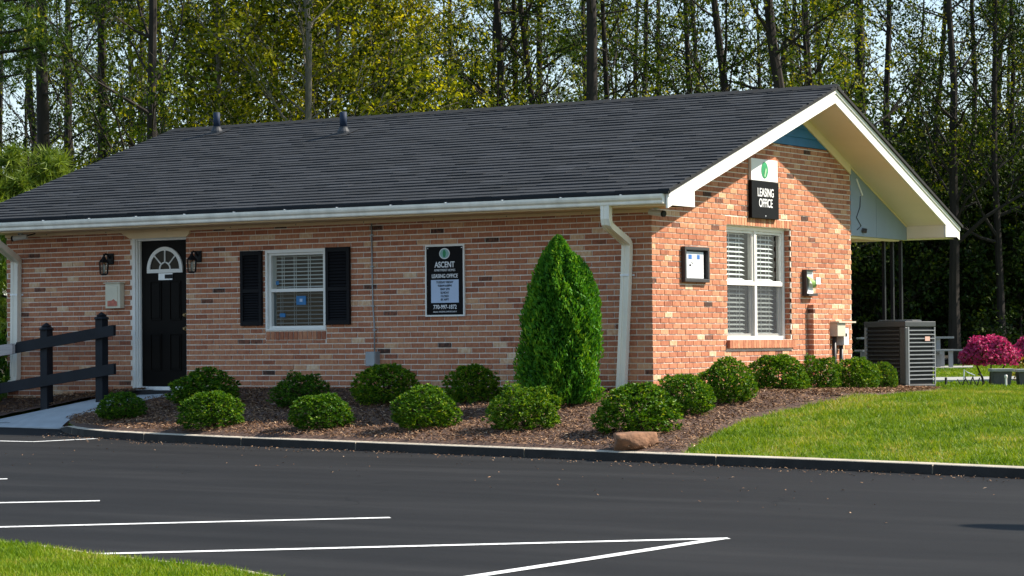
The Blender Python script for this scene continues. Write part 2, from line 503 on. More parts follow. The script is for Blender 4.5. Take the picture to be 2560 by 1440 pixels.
def leaves(C, N, ln, wd, R, up=None, fold=0.25):
    """kite-shaped quads at C, with normals near N; returns (4n,3)"""
    n = len(C)
    N = unit(N)
    A = R.normal(size=(n, 3)) if up is None else up + 0.5 * R.normal(size=(n, 3))
    A = unit(A - (A * N).sum(1)[:, None] * N)
    B = np.cross(N, A)
    l = (ln * R.uniform(0.7, 1.25, n))[:, None]
    w = (wd * R.uniform(0.75, 1.2, n))[:, None]
    V = np.empty((n, 4, 3))
    V[:, 0] = C - A * l * 0.5
    V[:, 1] = C + B * w * 0.5 + N * w * fold
    V[:, 2] = C + A * l * 0.5
    V[:, 3] = C - B * w * 0.5 + N * w * fold
    return V.reshape(-1, 3)

# ------------------------------------------------------------------ ground shape
WH = np.array([FW[0], FW[1]]) / np.hypot(FW[0], FW[1])
def asph_z(x, y):
    return -0.955 + 0.0139 * ((x - CAM[0]) * WH[0] + (y - CAM[1]) * WH[1])
KERB = np.array([(-7.9, -1.55), (-7.45, -2.0), (-6.96, -2.45), (-6.37, -2.86), (-5.69, -3.20), (-4.82, -3.46), (-3.47, -3.78), (-2.2, -3.98),
                 (-0.76, -4.22), (0.95, -4.49), (2.91, -4.80), (4.22, -4.98), (5.6, -5.22), (6.7, -5.46), (9, -6.05), (13, -7.2), (20, -9.5), (34, -14.5)])
KX = np.concatenate([[-200, -12, -9.07], KERB[:, 0], [200]])
KY = np.concatenate([[-1.3, -1.3, -1.41], KERB[:, 1], [-70]])
def ky(x):
    return np.interp(x, KX, KY)
RAMP = [(-6.97, -0.42, -0.075), (-7.02, -0.02, -0.03), (-7.95, -0.02, -0.03), (-8.3, -0.42, -0.13), (-9.75, -0.70, -0.40), (-10.8, -0.80, -0.46),
        (-10.8, -1.34, -0.475), (-9.07, -1.41, -0.475), (-7.94, -1.53, -0.475)]
def g(x, y, tol=None):
    x = np.asarray(x, float); y = np.asarray(y, float)
    k = ky(x)
    kz = asph_z(x, k) + 0.085
    zb = -0.015 - 0.02 * np.clip(x, 0, 8)
    t = np.clip((y - k) / (0 - k), 0, 1)
    zf = kz + (zb - kz) * t
    dip = zb - 0.012 * np.minimum(y, 12)
    far = np.clip((y - 12) / 26, 0, 1)
    zr = dip + (-0.07 - dip) * far
    z = np.where(y < 0, zf, zr)
    return cut_ramp(x, y, z, tol) if tol is not None else z

RAMP_T = [(0, 2, 1), (0, 3, 2), (0, 8, 3), (8, 7, 3), (7, 4, 3), (7, 6, 4), (6, 5, 4)]
def strip_edge(x):
    return -0.38 - 0.19 * np.maximum(0, -8.3 - x)
def strip_z(x, y):
    return np.interp(x, [-10.9, -9.75, -8.3, -7.6], [-0.42, -0.35, -0.09, -0.02]) * (0.35 + 0.65 * np.clip(y / strip_edge(x), 0, 1)) - 0.01
def cut_ramp(x, y, z, tol):
    """lower the ground under the ramp (grown by tol) and under the mulch strip behind it"""
    z = np.array(z, float)
    for t in RAMP_T:
        A, B, C_ = [np.array(RAMP[k]) for k in t]
        d = (B[1] - C_[1]) * (A[0] - C_[0]) + (C_[0] - B[0]) * (A[1] - C_[1])
        l1 = ((B[1] - C_[1]) * (x - C_[0]) + (C_[0] - B[0]) * (y - C_[1])) / d
        l2 = ((C_[1] - A[1]) * (x - C_[0]) + (A[0] - C_[0]) * (y - C_[1])) / d
        l3 = 1 - l1 - l2
        # tolerance in metres from each edge
        def edge(P, Q): return abs(d) / np.hypot(P[0] - Q[0], P[1] - Q[1])
        inside = (l1 * edge(B, C_) > -tol) & (l2 * edge(A, C_) > -tol) & (l3 * edge(A, B) > -tol)
        rz = l1 * A[2] + l2 * B[2] + l3 * C_[2]
        z = np.where(inside, np.minimum(z, rz - 0.05), z)
    st = (x > -11.2) & (x < -7.45) & (y > strip_edge(x) - 0.1) & (y < 0.15)
    return np.where(st, np.minimum(z, strip_z(x, np.minimum(y, 0)) - 0.05), z)

# terrain / lawn sheet
xs = np.concatenate([[-300, -150, -80, -50, -30, -20, -14], np.arange(-11, 10, 0.25), np.arange(10, 20, 1.0), [22, 26, 32, 45, 70, 110, 160]])
vs_ = np.concatenate([np.arange(0, 12, 0.2), np.arange(12, 40, 2.0), [44, 50, 60, 75, 100, 150, 250, 450]])
GX = np.repeat(xs[:, None], len(vs_), 1)
GY = ky(GX) + 0.12 + vs_[None, :]
GZ = g(GX, GY, 0.28) - 0.012
V = np.stack([GX, GY, GZ], -1).reshape(-1, 3)
nr = len(vs_)
F = [(i * nr + j, (i + 1) * nr + j, (i + 1) * nr + j + 1, i * nr + j + 1) for i in range(len(xs) - 1) for j in range(nr - 1)]
mb = MB(); mb.v = [tuple(q) for q in V]; mb.f = F; mb.mi = [0] * len(F)
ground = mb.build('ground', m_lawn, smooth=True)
tag(ground, 'sloping lawn ground running back under the trees', None, None, 'structure')

# asphalt sheet
xa = np.concatenate([[-200, -60, -30, -14, -11, -9.07], KERB[:, 0], [60, 120]])
mb = MB()
for x in xa:
    k = float(ky(x)) + 0.06
    for yy in (k, k - 4, k - 12, k - 30, k - 120):
        mb.v.append((x, yy, float(asph_z(x, yy))))
for i in range(len(xa) - 1):
    for j in range(4):
        mb.f.append((i * 5 + j, i * 5 + j + 1, (i + 1) * 5 + j + 1, (i + 1) * 5 + j)); mb.mi.append(0)
car_park = mb.build('car_park_asphalt', m_asph)
tag(car_park, 'black sealed asphalt of the car park', None, None, 'structure')

# painted lines, 4 mm above the asphalt
def line(pts, w, lab):
    mb = MB()
    pts = [np.array(p, float) for p in pts]
    L_, R_ = [], []
    for i, q in enumerate(pts):
        d = (pts[min(i + 1, len(pts) - 1)] - pts[max(i - 1, 0)]); d /= np.linalg.norm(d)
        nrm = np.array([-d[1], d[0]]) * w / 2
        L_.append(q + nrm); R_.append(q - nrm)
    for a, c in zip(L_, R_):
        for q in (a, c):
            mb.v.append((q[0], q[1], float(asph_z(q[0], q[1])) + 0.004))
    for i in range(len(pts) - 1):
        mb.f.append((2 * i, 2 * i + 1, 2 * i + 3, 2 * i + 2)); mb.mi.append(0)
    o = mb.build('painted_line', m_paint)
    return tag(o, lab, None, 'painted parking lines', 'structure')
line([(3.30, -15.11), (7.06, -11.73)], 0.10, 'white parking line meeting the slanted one in a point')
line([(7.02, -11.80), (6.95, -13.2), (6.86, -14.75), (6.8, -16.2)], 0.10, 'short slanted white line running towards the viewer from the point')
line([(-1.0, -16.1), (4.11, -11.33)], 0.10, 'white parking line that ends below the arborvitae')
line([(-2.5, -14.05), (1.06, -10.99)], 0.10, 'short white parking line entering beside the near grass island')
line([(-4.0, -11.55), (-1.53, -9.29)], 0.10, 'stub of white line farthest up the row of parking bays')
line([(-7.6, -4.6), (-6.46, -4.18), (-5.95, -4.15), (-5.74, -3.30)], 0.10, 'bent white line running up to the kerb near the ramp')

# kerb stones
kerb = thing('kerb', 'long concrete kerb between the black asphalt and the mulch bed', None)
del_keys = [k for k in ('category',) if k in kerb]
kerb['kind'] = 'structure'
def resample(P, step):
    P = np.array(P)
    s = np.concatenate([[0], np.cumsum(np.linalg.norm(np.diff(P, axis=0), axis=1))])
    t = np.arange(0, s[-1], step)
    return np.stack([np.interp(t, s, P[:, i]) for i in range(2)], 1)
KP = resample(KERB, 0.3)
cuts = [0, 5, 12, 18, 24, 32, 40, 48, 56, 66, 76, 86, 96, 110, 130, len(KP) - 1]
KT = np.gradient(KP, axis=0); KT /= np.linalg.norm(KT, axis=1)[:, None]
KN = np.stack([-KT[:, 1], KT[:, 0]], 1)
for a, c in zip(cuts[:-1], cuts[1:]):
    if c >= len(KP): c = len(KP) - 1
    if a >= c: continue
    mb = MB()
    idx = list(range(a, c + 1))
    for i in idx:
        q = KP[i].copy()
        if i == a: q = q + KT[i] * 0.006
        if i == c: q = q - KT[i] * 0.006
        rise = 0.09 * min(1.0, (i + 1) / 5.0)
        z = float(asph_z(*q))
        jit = 0.004 * math.sin(i * 1.7)
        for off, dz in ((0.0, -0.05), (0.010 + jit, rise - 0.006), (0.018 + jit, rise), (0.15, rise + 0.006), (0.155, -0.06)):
            r_ = q + KN[i] * off
            mb.v.append((r_[0], r_[1], z + dz))
    for i in range(len(idx) - 1):
        for k in range(4):
            mb.f.append((i * 5 + k, (i + 1) * 5 + k, (i + 1) * 5 + k + 1, i * 5 + k + 1)); mb.mi.append(0)
    e = (len(idx) - 1) * 5
    mb.f += [(0, 1, 2, 3, 4), (e + 4, e + 3, e + 2, e + 1, e)]; mb.mi += [0, 0]
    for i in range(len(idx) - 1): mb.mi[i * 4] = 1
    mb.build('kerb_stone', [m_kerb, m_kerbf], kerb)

# ------------------------------------------------------------------ mulch bed
XR_Y = [-4.8, -4.03, -3.43, -2.62, -2.0, -1.35, -0.79, -0.27, 1.1, 2.5, 4.2, 5.6]
XR_X = [2.95, 2.72, 2.56, 2.36, 2.30, 2.34, 2.44, 2.56, 2.50, 2.2, 1.75, 1.3]
def xr(y): return np.interp(y, XR_Y, XR_X)
def xl(y):
    return np.where(y >= 0.0, 0.0, np.where(y < -1.5, np.interp(-y, -KERB[:11, 1], KERB[:11, 0]) + 0.14, np.interp(y, [-1.5, -0.42, 0.0], [-8.08, -7.10, -7.10])))
ys = np.concatenate([np.arange(-4.74, 0.0, 0.08), [-0.004], np.arange(0.004, 5.6, 0.1)])
ncol = 60
mb = MB()
R2 = np.random.default_rng(3)
for y in ys:
    a, c = float(xl(np.array(y))), float(xr(y))
    for k in range(ncol + 1):
        x = a + (c - a) * k / ncol
        yy = max(y, float(ky(x)) + 0.105)
        mb.v.append((x, yy, float(g(x, yy, 0.03)) - 0.012 + min(1.0, max(0.0, (yy - float(ky(x)) - 0.105) / 0.2)) * min(1.0, (ncol - k) / 4.0) * (0.026 + 0.018 * R2.random())))
for i in range(len(ys) - 1):
    for k in range(ncol):
        q = i * (ncol + 1) + k
        mb.f.append((q, q + 1, q + ncol + 2, q + ncol + 1)); mb.mi.append(0)
bed = mb.build('mulch_bed', m_bed, smooth=True)
tag(bed, 'brown bark mulch bed along the front and gable of the office', None, None, 'structure')
mb = MB()
for x in np.arange(-10.9, -7.55, 0.15):
    yf = float(strip_edge(x)) - 0.03
    for y in (0.0, yf * 0.5, yf):
        mb.v.append((x, y - 0.003, float(strip_z(x, y)) + 0.015 * R2.random()))
n_ = len(mb.v) // 3
for i in range(n_ - 1):
    for k in range(2):
        mb.f.append((i * 3 + k, i * 3 + k + 1, i * 3 + k + 4, i * 3 + k + 3)); mb.mi.append(0)
tag(mb.build('mulch_strip', m_bed, smooth=True), 'dark mulch strip between the concrete ramp and the brick wall', None, None, 'structure')

def scatter_bed(n, R):
    y = R.uniform(-4.75, 5.5, n * 2)
    x = R.uniform(-8, 3, n * 2)
    ok = (x > xl(y) - 0.02) & (x < xr(y) + 0.05 * R.normal(size=n * 2)) & (y > ky(x) + 0.11) & ~((x < 0.02) & (y > -0.03))
    return x[ok][:n], y[ok][:n]
R = np.random.default_rng(11)
cx, cy = scatter_bed(48000, R)
n = len(cx)
czz = g(cx, cy, 0.0) + 0.03
sx_ = R.uniform(-10.8, -7.7, 1800); sy_ = strip_edge(sx_) * R.random(1800)
cx = np.concatenate([cx, sx_]); cy = np.concatenate([cy, sy_ - 0.01]); czz = np.concatenate([czz, strip_z(sx_, sy_) + 0.022]); n = len(cx)
C = np.stack([cx, cy, czz + R.uniform(0, 0.02, n)], 1)
N = np.stack([R.normal(0, 0.45, n), R.normal(0, 0.45, n), np.ones(n)], 1)
V = leaves(C, N, 0.058, 0.012, R, fold=0.3)
chips = obj('mulch_chips', poly_mesh('mulch_chips', V, 4, m_chip, np.clip(R.beta(1.6, 2.2, n), 0, 1)))
tag(chips, 'loose shredded bark chips lying over the planting bed', None, None, 'stuff')

# ------------------------------------------------------------------ grass
def blades(x, y, hgt, wid, R, lean=0.5):
    n = len(x)
    z = g(x, y) - 0.015
    a = R.uniform(0, 2 * math.pi, n)
    h = hgt * R.uniform(0.55, 1.3, n)
    l = lean * h * R.uniform(0.1, 1.2, n)
    la = R.uniform(0, 2 * math.pi, n)
    V = np.empty((n, 3, 3))
    dx, dy = np.cos(a) * wid / 2, np.sin(a) * wid / 2
    V[:, 0] = np.stack([x - dx, y - dy, z], 1)
    V[:, 1] = np.stack([x + dx, y + dy, z], 1)
    V[:, 2] = np.stack([x + np.cos(la) * l, y + np.sin(la) * l, z + h], 1)
    return V.reshape(-1, 3)
def vnoise(x, y, s, seed):
    Rn = np.random.default_rng(seed)
    G_ = Rn.random((64, 64))
    u, v = x / s + 100, y / s + 100
    i, j = np.floor(u).astype(int), np.floor(v).astype(int)
    fu, fv = u - i, v - j
    q = lambda a, b_: G_[a % 64, b_ % 64]
    return (q(i, j) * (1 - fu) + q(i + 1, j) * fu) * (1 - fv) + (q(i, j + 1) * (1 - fu) + q(i + 1, j + 1) * fu) * fv
R = np.random.default_rng(5)
n = 330000
x = R.uniform(1.2, 11.5, n); y = R.uniform(-6.5, 9.5, n)
ok = (x > xr(np.clip(y, -4.8, 5.6)) - 0.04 + 0.10 * (vnoise(x, y, 0.12, 9) - 0.3)) & (y > ky(x) + 0.15)
lat = (x - CAM[0]) * RT[0] + (y - CAM[1]) * RT[1]
dep = (x - CAM[0]) * FW[0] + (y - CAM[1]) * FW[1]
ok &= lat < dep * 0.235
x, y = x[ok], y[ok]
pt = 0.6 * vnoise(x, y, 0.55, 1) + 0.4 * vnoise(x, y, 0.17, 2)
rn = np.clip(0.05 + 0.95 * pt + R.normal(0, 0.16, len(x)), 0, 1)
V = blades(x, y, 0.042 * (0.5 + 1.0 * vnoise(x, y, 0.22, 4)), 0.012, R, 1.1)
tag(obj('lawn_grass', poly_mesh('lawn_grass', V, 3, m_blade, rn)), 'mown green lawn grass on the bank beside the gable', None, None, 'stuff')
# farther lawn, sparser and coarser
n = 90000
u = R.uniform(-0.02, 0.235, n); dd = R.uniform(35, 66.5, n)
x = CAM[0] + FW[0] * dd + RT[0] * u * dd; y = CAM[1] + FW[1] * dd + RT[1] * u * dd
dq = (x - CAM[0]) * FW[0] + (y - CAM[1]) * FW[1]
ok = ((x > 0.6) | (y > 8.3)) & ~((dq > 43.6) & (dq < 48.3)) & ~((dq > 60.3) & (dq < 63.7) & (u[:len(dq)] < 0.18))
x, y = x[ok], y[ok]
V = blades(x, y, 0.045, 0.03, R, 0.9)
rn = np.clip(0.15 + 0.7 * vnoise(x, y, 0.8, 3) + R.normal(0, 0.15, len(x)), 0, 1)
tag(obj('far_grass', poly_mesh('far_grass', V, 3, m_blade, rn)), 'sunlit grass reaching back from the path to the wood', None, None, 'stuff')

# near island with its thin concrete edge
IS = [(1.2, -14.3), (2.9, -14.42), (3.7, -14.60), (4.39, -14.87), (5.15, -15.06), (5.75, -15.21), (6.3, -15.5), (6.4, -17.5), (1.2, -17.5)]
isl = thing('grass_island', 'grassy parking island at the near edge with a thin concrete rim', None)
isl['kind'] = 'structure'
mb = MB()
mb.v = [(q[0], q[1], float(asph_z(*q)) + 0.06) for q in IS]; mb.f = [tuple(range(len(IS) - 1, -1, -1))]; mb.mi = [0]
mb.build('island_soil', m_lawn, isl)
mb = MB()
ip = resample(IS[:8], 0.2)
it = np.gradient(ip, axis=0); it /= np.linalg.norm(it, axis=1)[:, None]
inn = np.stack([-it[:, 1], it[:, 0]], 1)
for q, nn_ in zip(ip, inn):
    z = float(asph_z(*q))
    for off, dz in ((0.05, -0.03), (0.045, 0.055), (-0.04, 0.062), (-0.045, -0.03)):
        mb.v.append((q[0] + nn_[0] * off, q[1] + nn_[1] * off, z + dz))
for i in range(len(ip) - 1):
    for k in range(3):
        mb.f.append((i * 4 + k, i * 4 + k + 1, (i + 1) * 4 + k + 1, (i + 1) * 4 + k)); mb.mi.append(0)
mb.build('concrete_rim', m_kerb, isl)
n = 60000
x = R.uniform(2.4, 6.4, n); y = R.uniform(-16.6, -13.9, n)
ytop = np.interp(x, [q[0] for q in IS[:7]], [q[1] for q in IS[:7]])
ok = y < ytop - 0.04 - 0.03 * R.random(n)
x, y = x[ok], y[ok]
nb = len(x)
V = blades(x, y, 0.036, 0.010, R, 1.0).reshape(-1, 3, 3)
V[:, :, 2] += (asph_z(x, y) + 0.055 - (g(x, y) - 0.015))[:, None]
rn = np.clip(0.25 + 0.5 * vnoise(x, y, 0.25, 6) + R.normal(0, 0.15, nb), 0, 1)
go = obj('island_grass', poly_mesh('island_grass', V.reshape(-1, 3), 3, m_blade, rn))
tag(go, 'bright green grass growing on the near parking island', None, None, 'stuff')

# windblown bits of bark and leaf on the asphalt along the kerb
R = np.random.default_rng(91)
n = 1100
bx_ = R.uniform(-7.2, 8.5, n)
by_ = ky(bx_) - 0.02 - np.abs(R.normal(0, 0.28, n)) - np.where(R.random(n) < 0.12, R.uniform(0, 4, n), 0)
C = np.stack([bx_, by_, asph_z(bx_, by_) + 0.008], 1)
V = leaves(C, np.stack([R.normal(0, 0.3, n), R.normal(0, 0.3, n), np.ones(n)], 1), 0.030, 0.012, R)
tag(obj('windblown_bits', poly_mesh('windblown_bits', V, 4, m_chip, np.clip(R.beta(2, 2, n), 0, 1))), 'scattered bark bits and leaf scraps on the asphalt by the kerb', None, None, 'stuff')

# ------------------------------------------------------------------ concrete ramp
mb = MB()
nq = len(RAMP)
mb.v = [q for q in RAMP] + [(q[0], q[1], q[2] - 0.25) for q in RAMP]
mb.f = list(RAMP_T) + [(i, (i + 1) % nq, nq + (i + 1) % nq, nq + i) for i in range(nq)]
mb.mi = [0] * len(mb.f)
mb.add([(-9.9, -1.10, -0.428), (-7.98, -1.36, -0.426), (-7.98, -1.375, -0.431), (-9.9, -1.115, -0.433)], [(0, 1, 2, 3)], 1)
ramp_o = mb.build('entrance_ramp', [m_conc, m_mat])
tag(ramp_o, 'grey concrete ramp rising from the asphalt to the black door', None, None, 'structure')

# ==================================================================== the office
office = thing('leasing_office', 'single storey brick leasing office under a dark shingle roof', 'building')
XL, XRK = -10.27, 0.6           # far wall end, rake plane
YB = 5.6                        # back brick corner
RY, RZ = 3.86, 3.86             # ridge
SF, SB = 0.34, 0.40             # roof slopes front / back
YEF, YEB = -0.64, 8.0           # eaves
def roof_z(y):
    return RZ - (SF * (RY - y) if y < RY else SB * (y - RY))
DOOR = (-7.985, -7.055, -0.5, 2.03)
WIN = (-5.735, -4.765, 0.755, 1.80)
GWIN = (1.92, 3.73, 0.585, 2.025)
# --- walls (mortar ground the bricks sit in)
mb = MB()
def wallbox(x0, x1, z0, z1): mb.box(x0, x1, 0.006, 0.20, z0, z1)
wallbox(XL, DOOR[0], -0.6, 2.14); wallbox(DOOR[0], DOOR[1], DOOR[3], 2.14); wallbox(DOOR[1], WIN[0], -0.6, 2.14)
wallbox(WIN[0], WIN[1], -0.6, WIN[2]); wallbox(WIN[0], WIN[1], WIN[3], 2.14); wallbox(WIN[1], -0.006, -0.6, 2.14)
wall_f = mb.build('front_wall', m_mortar, office)
mb = MB()
def gz(y): return roof_z(y) - 0.20
def gw(poly): mb.prism(poly, 0, -0.20, -0.006)
gw([(0.2, -0.6), (GWIN[0], -0.6), (GWIN[0], gz(GWIN[0])), (0.2, gz(0.2))])
gw([(GWIN[0], -0.6), (GWIN[1], -0.6), (GWIN[1], GWIN[2]), (GWIN[0], GWIN[2])])
gw([(GWIN[0], GWIN[3]), (GWIN[1], GWIN[3]), (GWIN[1], 3.118), (GWIN[0], gz(GWIN[0]))])
gw([(GWIN[1], -0.6), (YB, -0.6), (YB, gz(YB) - 0.02), (5.3, 3.10), (GWIN[1], 3.118)])
wall_g = mb.build('gable_wall', m_mortar, office)
mb = MB()
mb.box(XL, -0.2, YB - 0.2, YB, -0.6, 2.9)
mb.box(XL, XL + 0.2, 0.2, YB - 0.2, -0.6, 2.4)
mb.box(XL + 0.2, -0.2, 0.2, YB - 0.2, -0.6, -0.02)
mb.box(XL + 0.2, -0.2, 0.2, YB - 0.2, 2.32, 2.36)
mb.build('rear_walls', m_inside, office)

# --- bricks
CH, BL, JT = 0.0677, 0.203, 0.0135
BH, BD = CH - JT, 0.045
def runs(a, b, offs):
    out = []
    k = math.floor((a - offs) / BL)
    while True:
        s = offs + k * BL; e = s + BL - JT
        k += 1
        if s >= b: break
        s2, e2 = max(s, a), min(e, b)
        if e2 - s2 > 0.03: out.append((s2, e2))
    return out
def subtract(segs, hole):
    out = []
    for a, b in segs:
        if b <= hole[0] or a >= hole[1]: out.append((a, b)); continue
        if hole[0] - a > 0.025: out.append((a, hole[0]))
        if b - hole[1] > 0.025: out.append((hole[1], b))
    return out
BR = np.random.default_rng(21)
bricks = []        # (wall, centre u, z centre, length, height, proud, rnd)
def brick_rnd():
    t = BR.random()
    if t < 0.018: return BR.uniform(0.0, 0.14)
    if t < 0.12: return BR.uniform(0.28, 0.42)
    if t < 0.93: return BR.uniform(0.42, 0.64)
    return BR.uniform(0.7, 0.95)
ci = 0
z = -0.62 * 0 - 2 * CH - 0.02
z0 = z
ncf = int((2.12 - z0) / CH) + 1
for c in range(ncf):
    zb_ = z0 + c * CH; zt_ = min(zb_ + BH, 2.118)
    if zt_ - zb_ < 0.015: continue
    segs = runs(XL, -0.0, (0.5 * BL if c % 2 else 0.0) + BR.uniform(-0.006, 0.006))
    if zt_ > DOOR[2] and zb_ < DOOR[3]: segs = subtract(segs, (DOOR[0] - 0.02, DOOR[1] + 0.0))
    zs_ = WIN[2] - 0.126
    if zb_ < zs_ < zt_ and zs_ - zb_ > 0.012:
        for a, b in runs(WIN[0], WIN[1], (0.5 * BL if c % 2 else 0.0)):
            bricks.append(('F', (a + b) / 2, (zb_ + zs_) / 2, b - a, zs_ - zb_, 0.002, brick_rnd()))
    if zt_ > zs_ and zb_ < WIN[3]: segs = subtract(segs, (WIN[0] - 0.01, WIN[1] + 0.01))
    for a, b in segs:
        bricks.append(('F', (a + b) / 2, (zb_ + zt_) / 2, b - a, zt_ - zb_, BR.uniform(0.0, 0.004), brick_rnd()))
for k in range(13):                      # rowlock sill under the front window
    w = (WIN[1] - WIN[0]) / 13
    bricks.append(('F', WIN[0] + w * (k + 0.5), WIN[2] - 0.065, w - JT, 0.105, 0.005, BR.uniform(0.3, 0.6)))
ncg = int((3.118 - z0) / CH) + 1
for c in range(ncg):
    zb_ = z0 + c * CH; zt_ = min(zb_ + BH, 3.114)
    if zt_ - zb_ < 0.015: continue
    zm = zt_
    ya = 0.0 if zm < gz(0.0) else RY - (RZ - 0.20 - zm) / SF
    yb = YB if zm < gz(YB) else RY + (RZ - 0.20 - zm) / SB
    segs = runs(max(ya, 0.0) + 0.0, yb, (0.5 * BL if c % 2 == 0 else 0.0) + 0.1 + BR.uniform(-0.006, 0.006))
    if zt_ > GWIN[2] - 0.11 and zb_ < GWIN[3] + 0.10:
        if zb_ < GWIN[3] and zt_ > GWIN[2]: segs = subtract(segs, (GWIN[0] - 0.0, GWIN[1] + 0.0))
        else: segs = subtract(segs, (GWIN[0] - 0.04, GWIN[1] + 0.04))
    for a, b in segs:
        bricks.append(('G', (a + b) / 2, (zb_ + zt_) / 2, b - a, zt_ - zb_, BR.uniform(0.0, 0.004), brick_rnd()))
for k in range(25):                      # soldier course over the gable window
    w = (GWIN[1] + 0.08 - GWIN[0]) / 25
    bricks.append(('G', GWIN[0] - 0.04 + w * (k + 0.5), GWIN[3] + 0.052, w - JT * 0.8, 0.100, 0.001, BR.uniform(0.4, 0.8)))
PIER = (4.21, 4.70, 1.04)
# which ones show largest in the photograph
def show(bk):
    wl, u, zc, ln, h, pr, r = bk
    q = np.array([u, 0, zc]) if wl == 'F' else np.array([0, u, zc])
    d = q - CAM
    D = d @ FW
    nrm = np.array([0, -1.0, 0]) if wl == 'F' else np.array([1.0, 0, 0])
    a = ln * h * abs(nrm @ d) / np.linalg.norm(d) / D ** 2
    px = 1280 + FPX * (d @ RT) / D; py = 720 - FPX * (d @ UP) / D
    hid = zc < 0.26 if wl == 'F' else zc < 0.30
    hid |= 1285 < px < 1505 and py > 590 + abs(px - 1385) * 1.2
    hid |= 1498 < px < 1600 and wl == 'F'
    hid |= 1060 < px < 1170 and 608 < py < 796
    hid |= px < 0
    return 0.0 if hid else a
order = sorted(range(len(bricks)), key=lambda i: -show(bricks[i]))
single = set(order[:296])
def brick_geo(hl, hh, dep):
    m_ = MB(); m_.box(-hl, hl, -dep, 0.0, -hh, hh)
    return m_
variants = [[], []]
for v in range(14):
    rv = [0.02, 0.12, 0.25, 0.42, 0.46, 0.5, 0.53, 0.56, 0.6, 0.63, 0.67, 0.72, 0.8, 0.9][v]
    variants[0].append((rv, brick_geo(0.5, 0.5, 1.0).mesh('brick', m_brick, rnd=[rv] * 6)))
fld = {'F': (MB(), []), 'G': (MB(), [])}
for i, (wl, u, zc, ln, h, pr, r) in enumerate(bricks):
    if i in single:
        me = min(variants[0], key=lambda t: abs(t[0] - r))[1]
        o = obj('brick', me, wall_f if wl == 'F' else wall_g)
        if wl == 'F':
            o.location = (u, 0.02, zc); o.scale = (ln, 0.02 + pr + 0.002, h)
        else:
            o.location = (-0.02, u, zc); o.scale = (ln, 0.02 + pr + 0.002, h); o.rotation_euler = (0, 0, math.pi / 2)
    else:
        m_, rr = fld[wl]
        if wl == 'F': m_.box(u - ln / 2, u + ln / 2, -pr - 0.002, 0.02, zc - h / 2, zc + h / 2)
        else: m_.box(-0.02, pr + 0.002, u - ln / 2, u + ln / 2, zc - h / 2, zc + h / 2)
        rr += [r] * 6
for wl, par in (('F', wall_f), ('G', wall_g)):
    fld[wl][0].build('brickwork', m_brick, par, rnd=fld[wl][1], kind='stuff')
# window reveals in brick, sill rowlocks, pier
m_, rr = MB(), []
for c in range(int((GWIN[3] - GWIN[2]) / CH) + 1):
    zb_ = GWIN[2] + 0.004 + c * CH; zt_ = min(zb_ + BH, GWIN[3])
    if zt_ - zb_ < 0.02: continue
    for ys_ in ((GWIN[1] - 0.012, GWIN[1] + 0.0), (GWIN[0], GWIN[0] + 0.012)):
        m_.box(-0.105, -0.0215, ys_[0], ys_[1], zb_, zt_); rr += [BR.uniform(0.2, 0.6)] * 6
m_.build('reveal_brickwork', m_brick, wall_g, rnd=rr, kind='stuff')
for k in range(26):
    w = (GWIN[1] + 0.05 - GWIN[0] + 0.03) / 26
    y0_ = GWIN[0] - 0.03 + w * k
    rv, me = variants[0][3 + (k * 5) % 8]
    o = obj('sill_brick', me, wall_g)
    o.location = (-0.1, y0_ + w / 2, GWIN[2] - 0.056); o.scale = (w - 0.006, 0.148, 0.100); o.rotation_euler = (0, math.radians(4), math.pi / 2)
m_, rr = MB(), []
pm = MB(); pm.box(0.0045, 0.082, PIER[0] + 0.006, PIER[1] - 0.006, -0.3, PIER[2] - 0.006)
pm.build('pier_core', m_mortar, wall_g)
nc = int((PIER[2] - z0) / CH) + 1
for c in range(nc):
    zb_ = z0 + c * CH; zt_ = min(zb_ + BH, PIER[2])
    if zt_ - zb_ < 0.02: continue
    for a, b in runs(PIER[0], PIER[1], (0.5 * BL if c % 2 == 0 else 0.0) + 0.1):
        m_.box(0.005, 0.09, a, b, zb_, zt_); rr += [brick_rnd()] * 6
m_.build('pier_brickwork', m_brick, wall_g, rnd=rr, kind='stuff')

# --- roof
mb = MB()
XLK = -10.5
mb.prism([(YEF, roof_z(YEF) - 0.03), (RY, RZ - 0.03), (YEB, roof_z(YEB) - 0.03), (YEB, roof_z(YEB) - 0.005), (RY, RZ - 0.004), (YEF, roof_z(YEF) - 0.005)], 0, XLK, XRK + 0.03)
roof = mb.build('roof', m_deck, office)
EXP = 0.140
SL = math.hypot(1, SF)
R = np.random.default_rng(31)
tabs = []
nrow = int(((RY - YEF + 0.08) * SL) / EXP) + 1
for rrow in range(nrow):
    y_lo = YEF - 0.08 + rrow * EXP / SL
    y_hi = min(y_lo + (EXP + 0.02) / SL, RY)
    x = XLK - R.uniform(0, 0.3)
    while x < XRK + 0.04:
        w = R.uniform(0.18, 0.55)
        x0_, x1_ = max(x, XLK), min(x + w - 0.004, XRK + 0.04)
        if x1_ - x0_ > 0.03:
            tabs.append((x0_, x1_, y_lo - R.uniform(0, 0.006), y_hi, 0.016 + (0.004 if R.random() < 0.5 else 0.0) + R.uniform(0, 0.003), float(np.clip(R.normal(0.50, 0.10), 0.02, 1))))
        x += w
def tab_verts(t):
    x0_, x1_, ya, yb, th, r = t
    za, zb2 = roof_z(ya), roof_z(yb)
    return [(x0_, ya, za + th), (x1_, ya, za + th), (x1_, yb, zb2 + 0.004), (x0_, yb, zb2 + 0.004), (x0_, ya, za - 0.004), (x1_, ya, za - 0.004), (x1_, yb, zb2 - 0.002), (x0_, yb, zb2 - 0.002)]
TF = [(0, 1, 2, 3), (4, 5, 1, 0), (5, 6, 2, 1), (7, 4, 0, 3)]
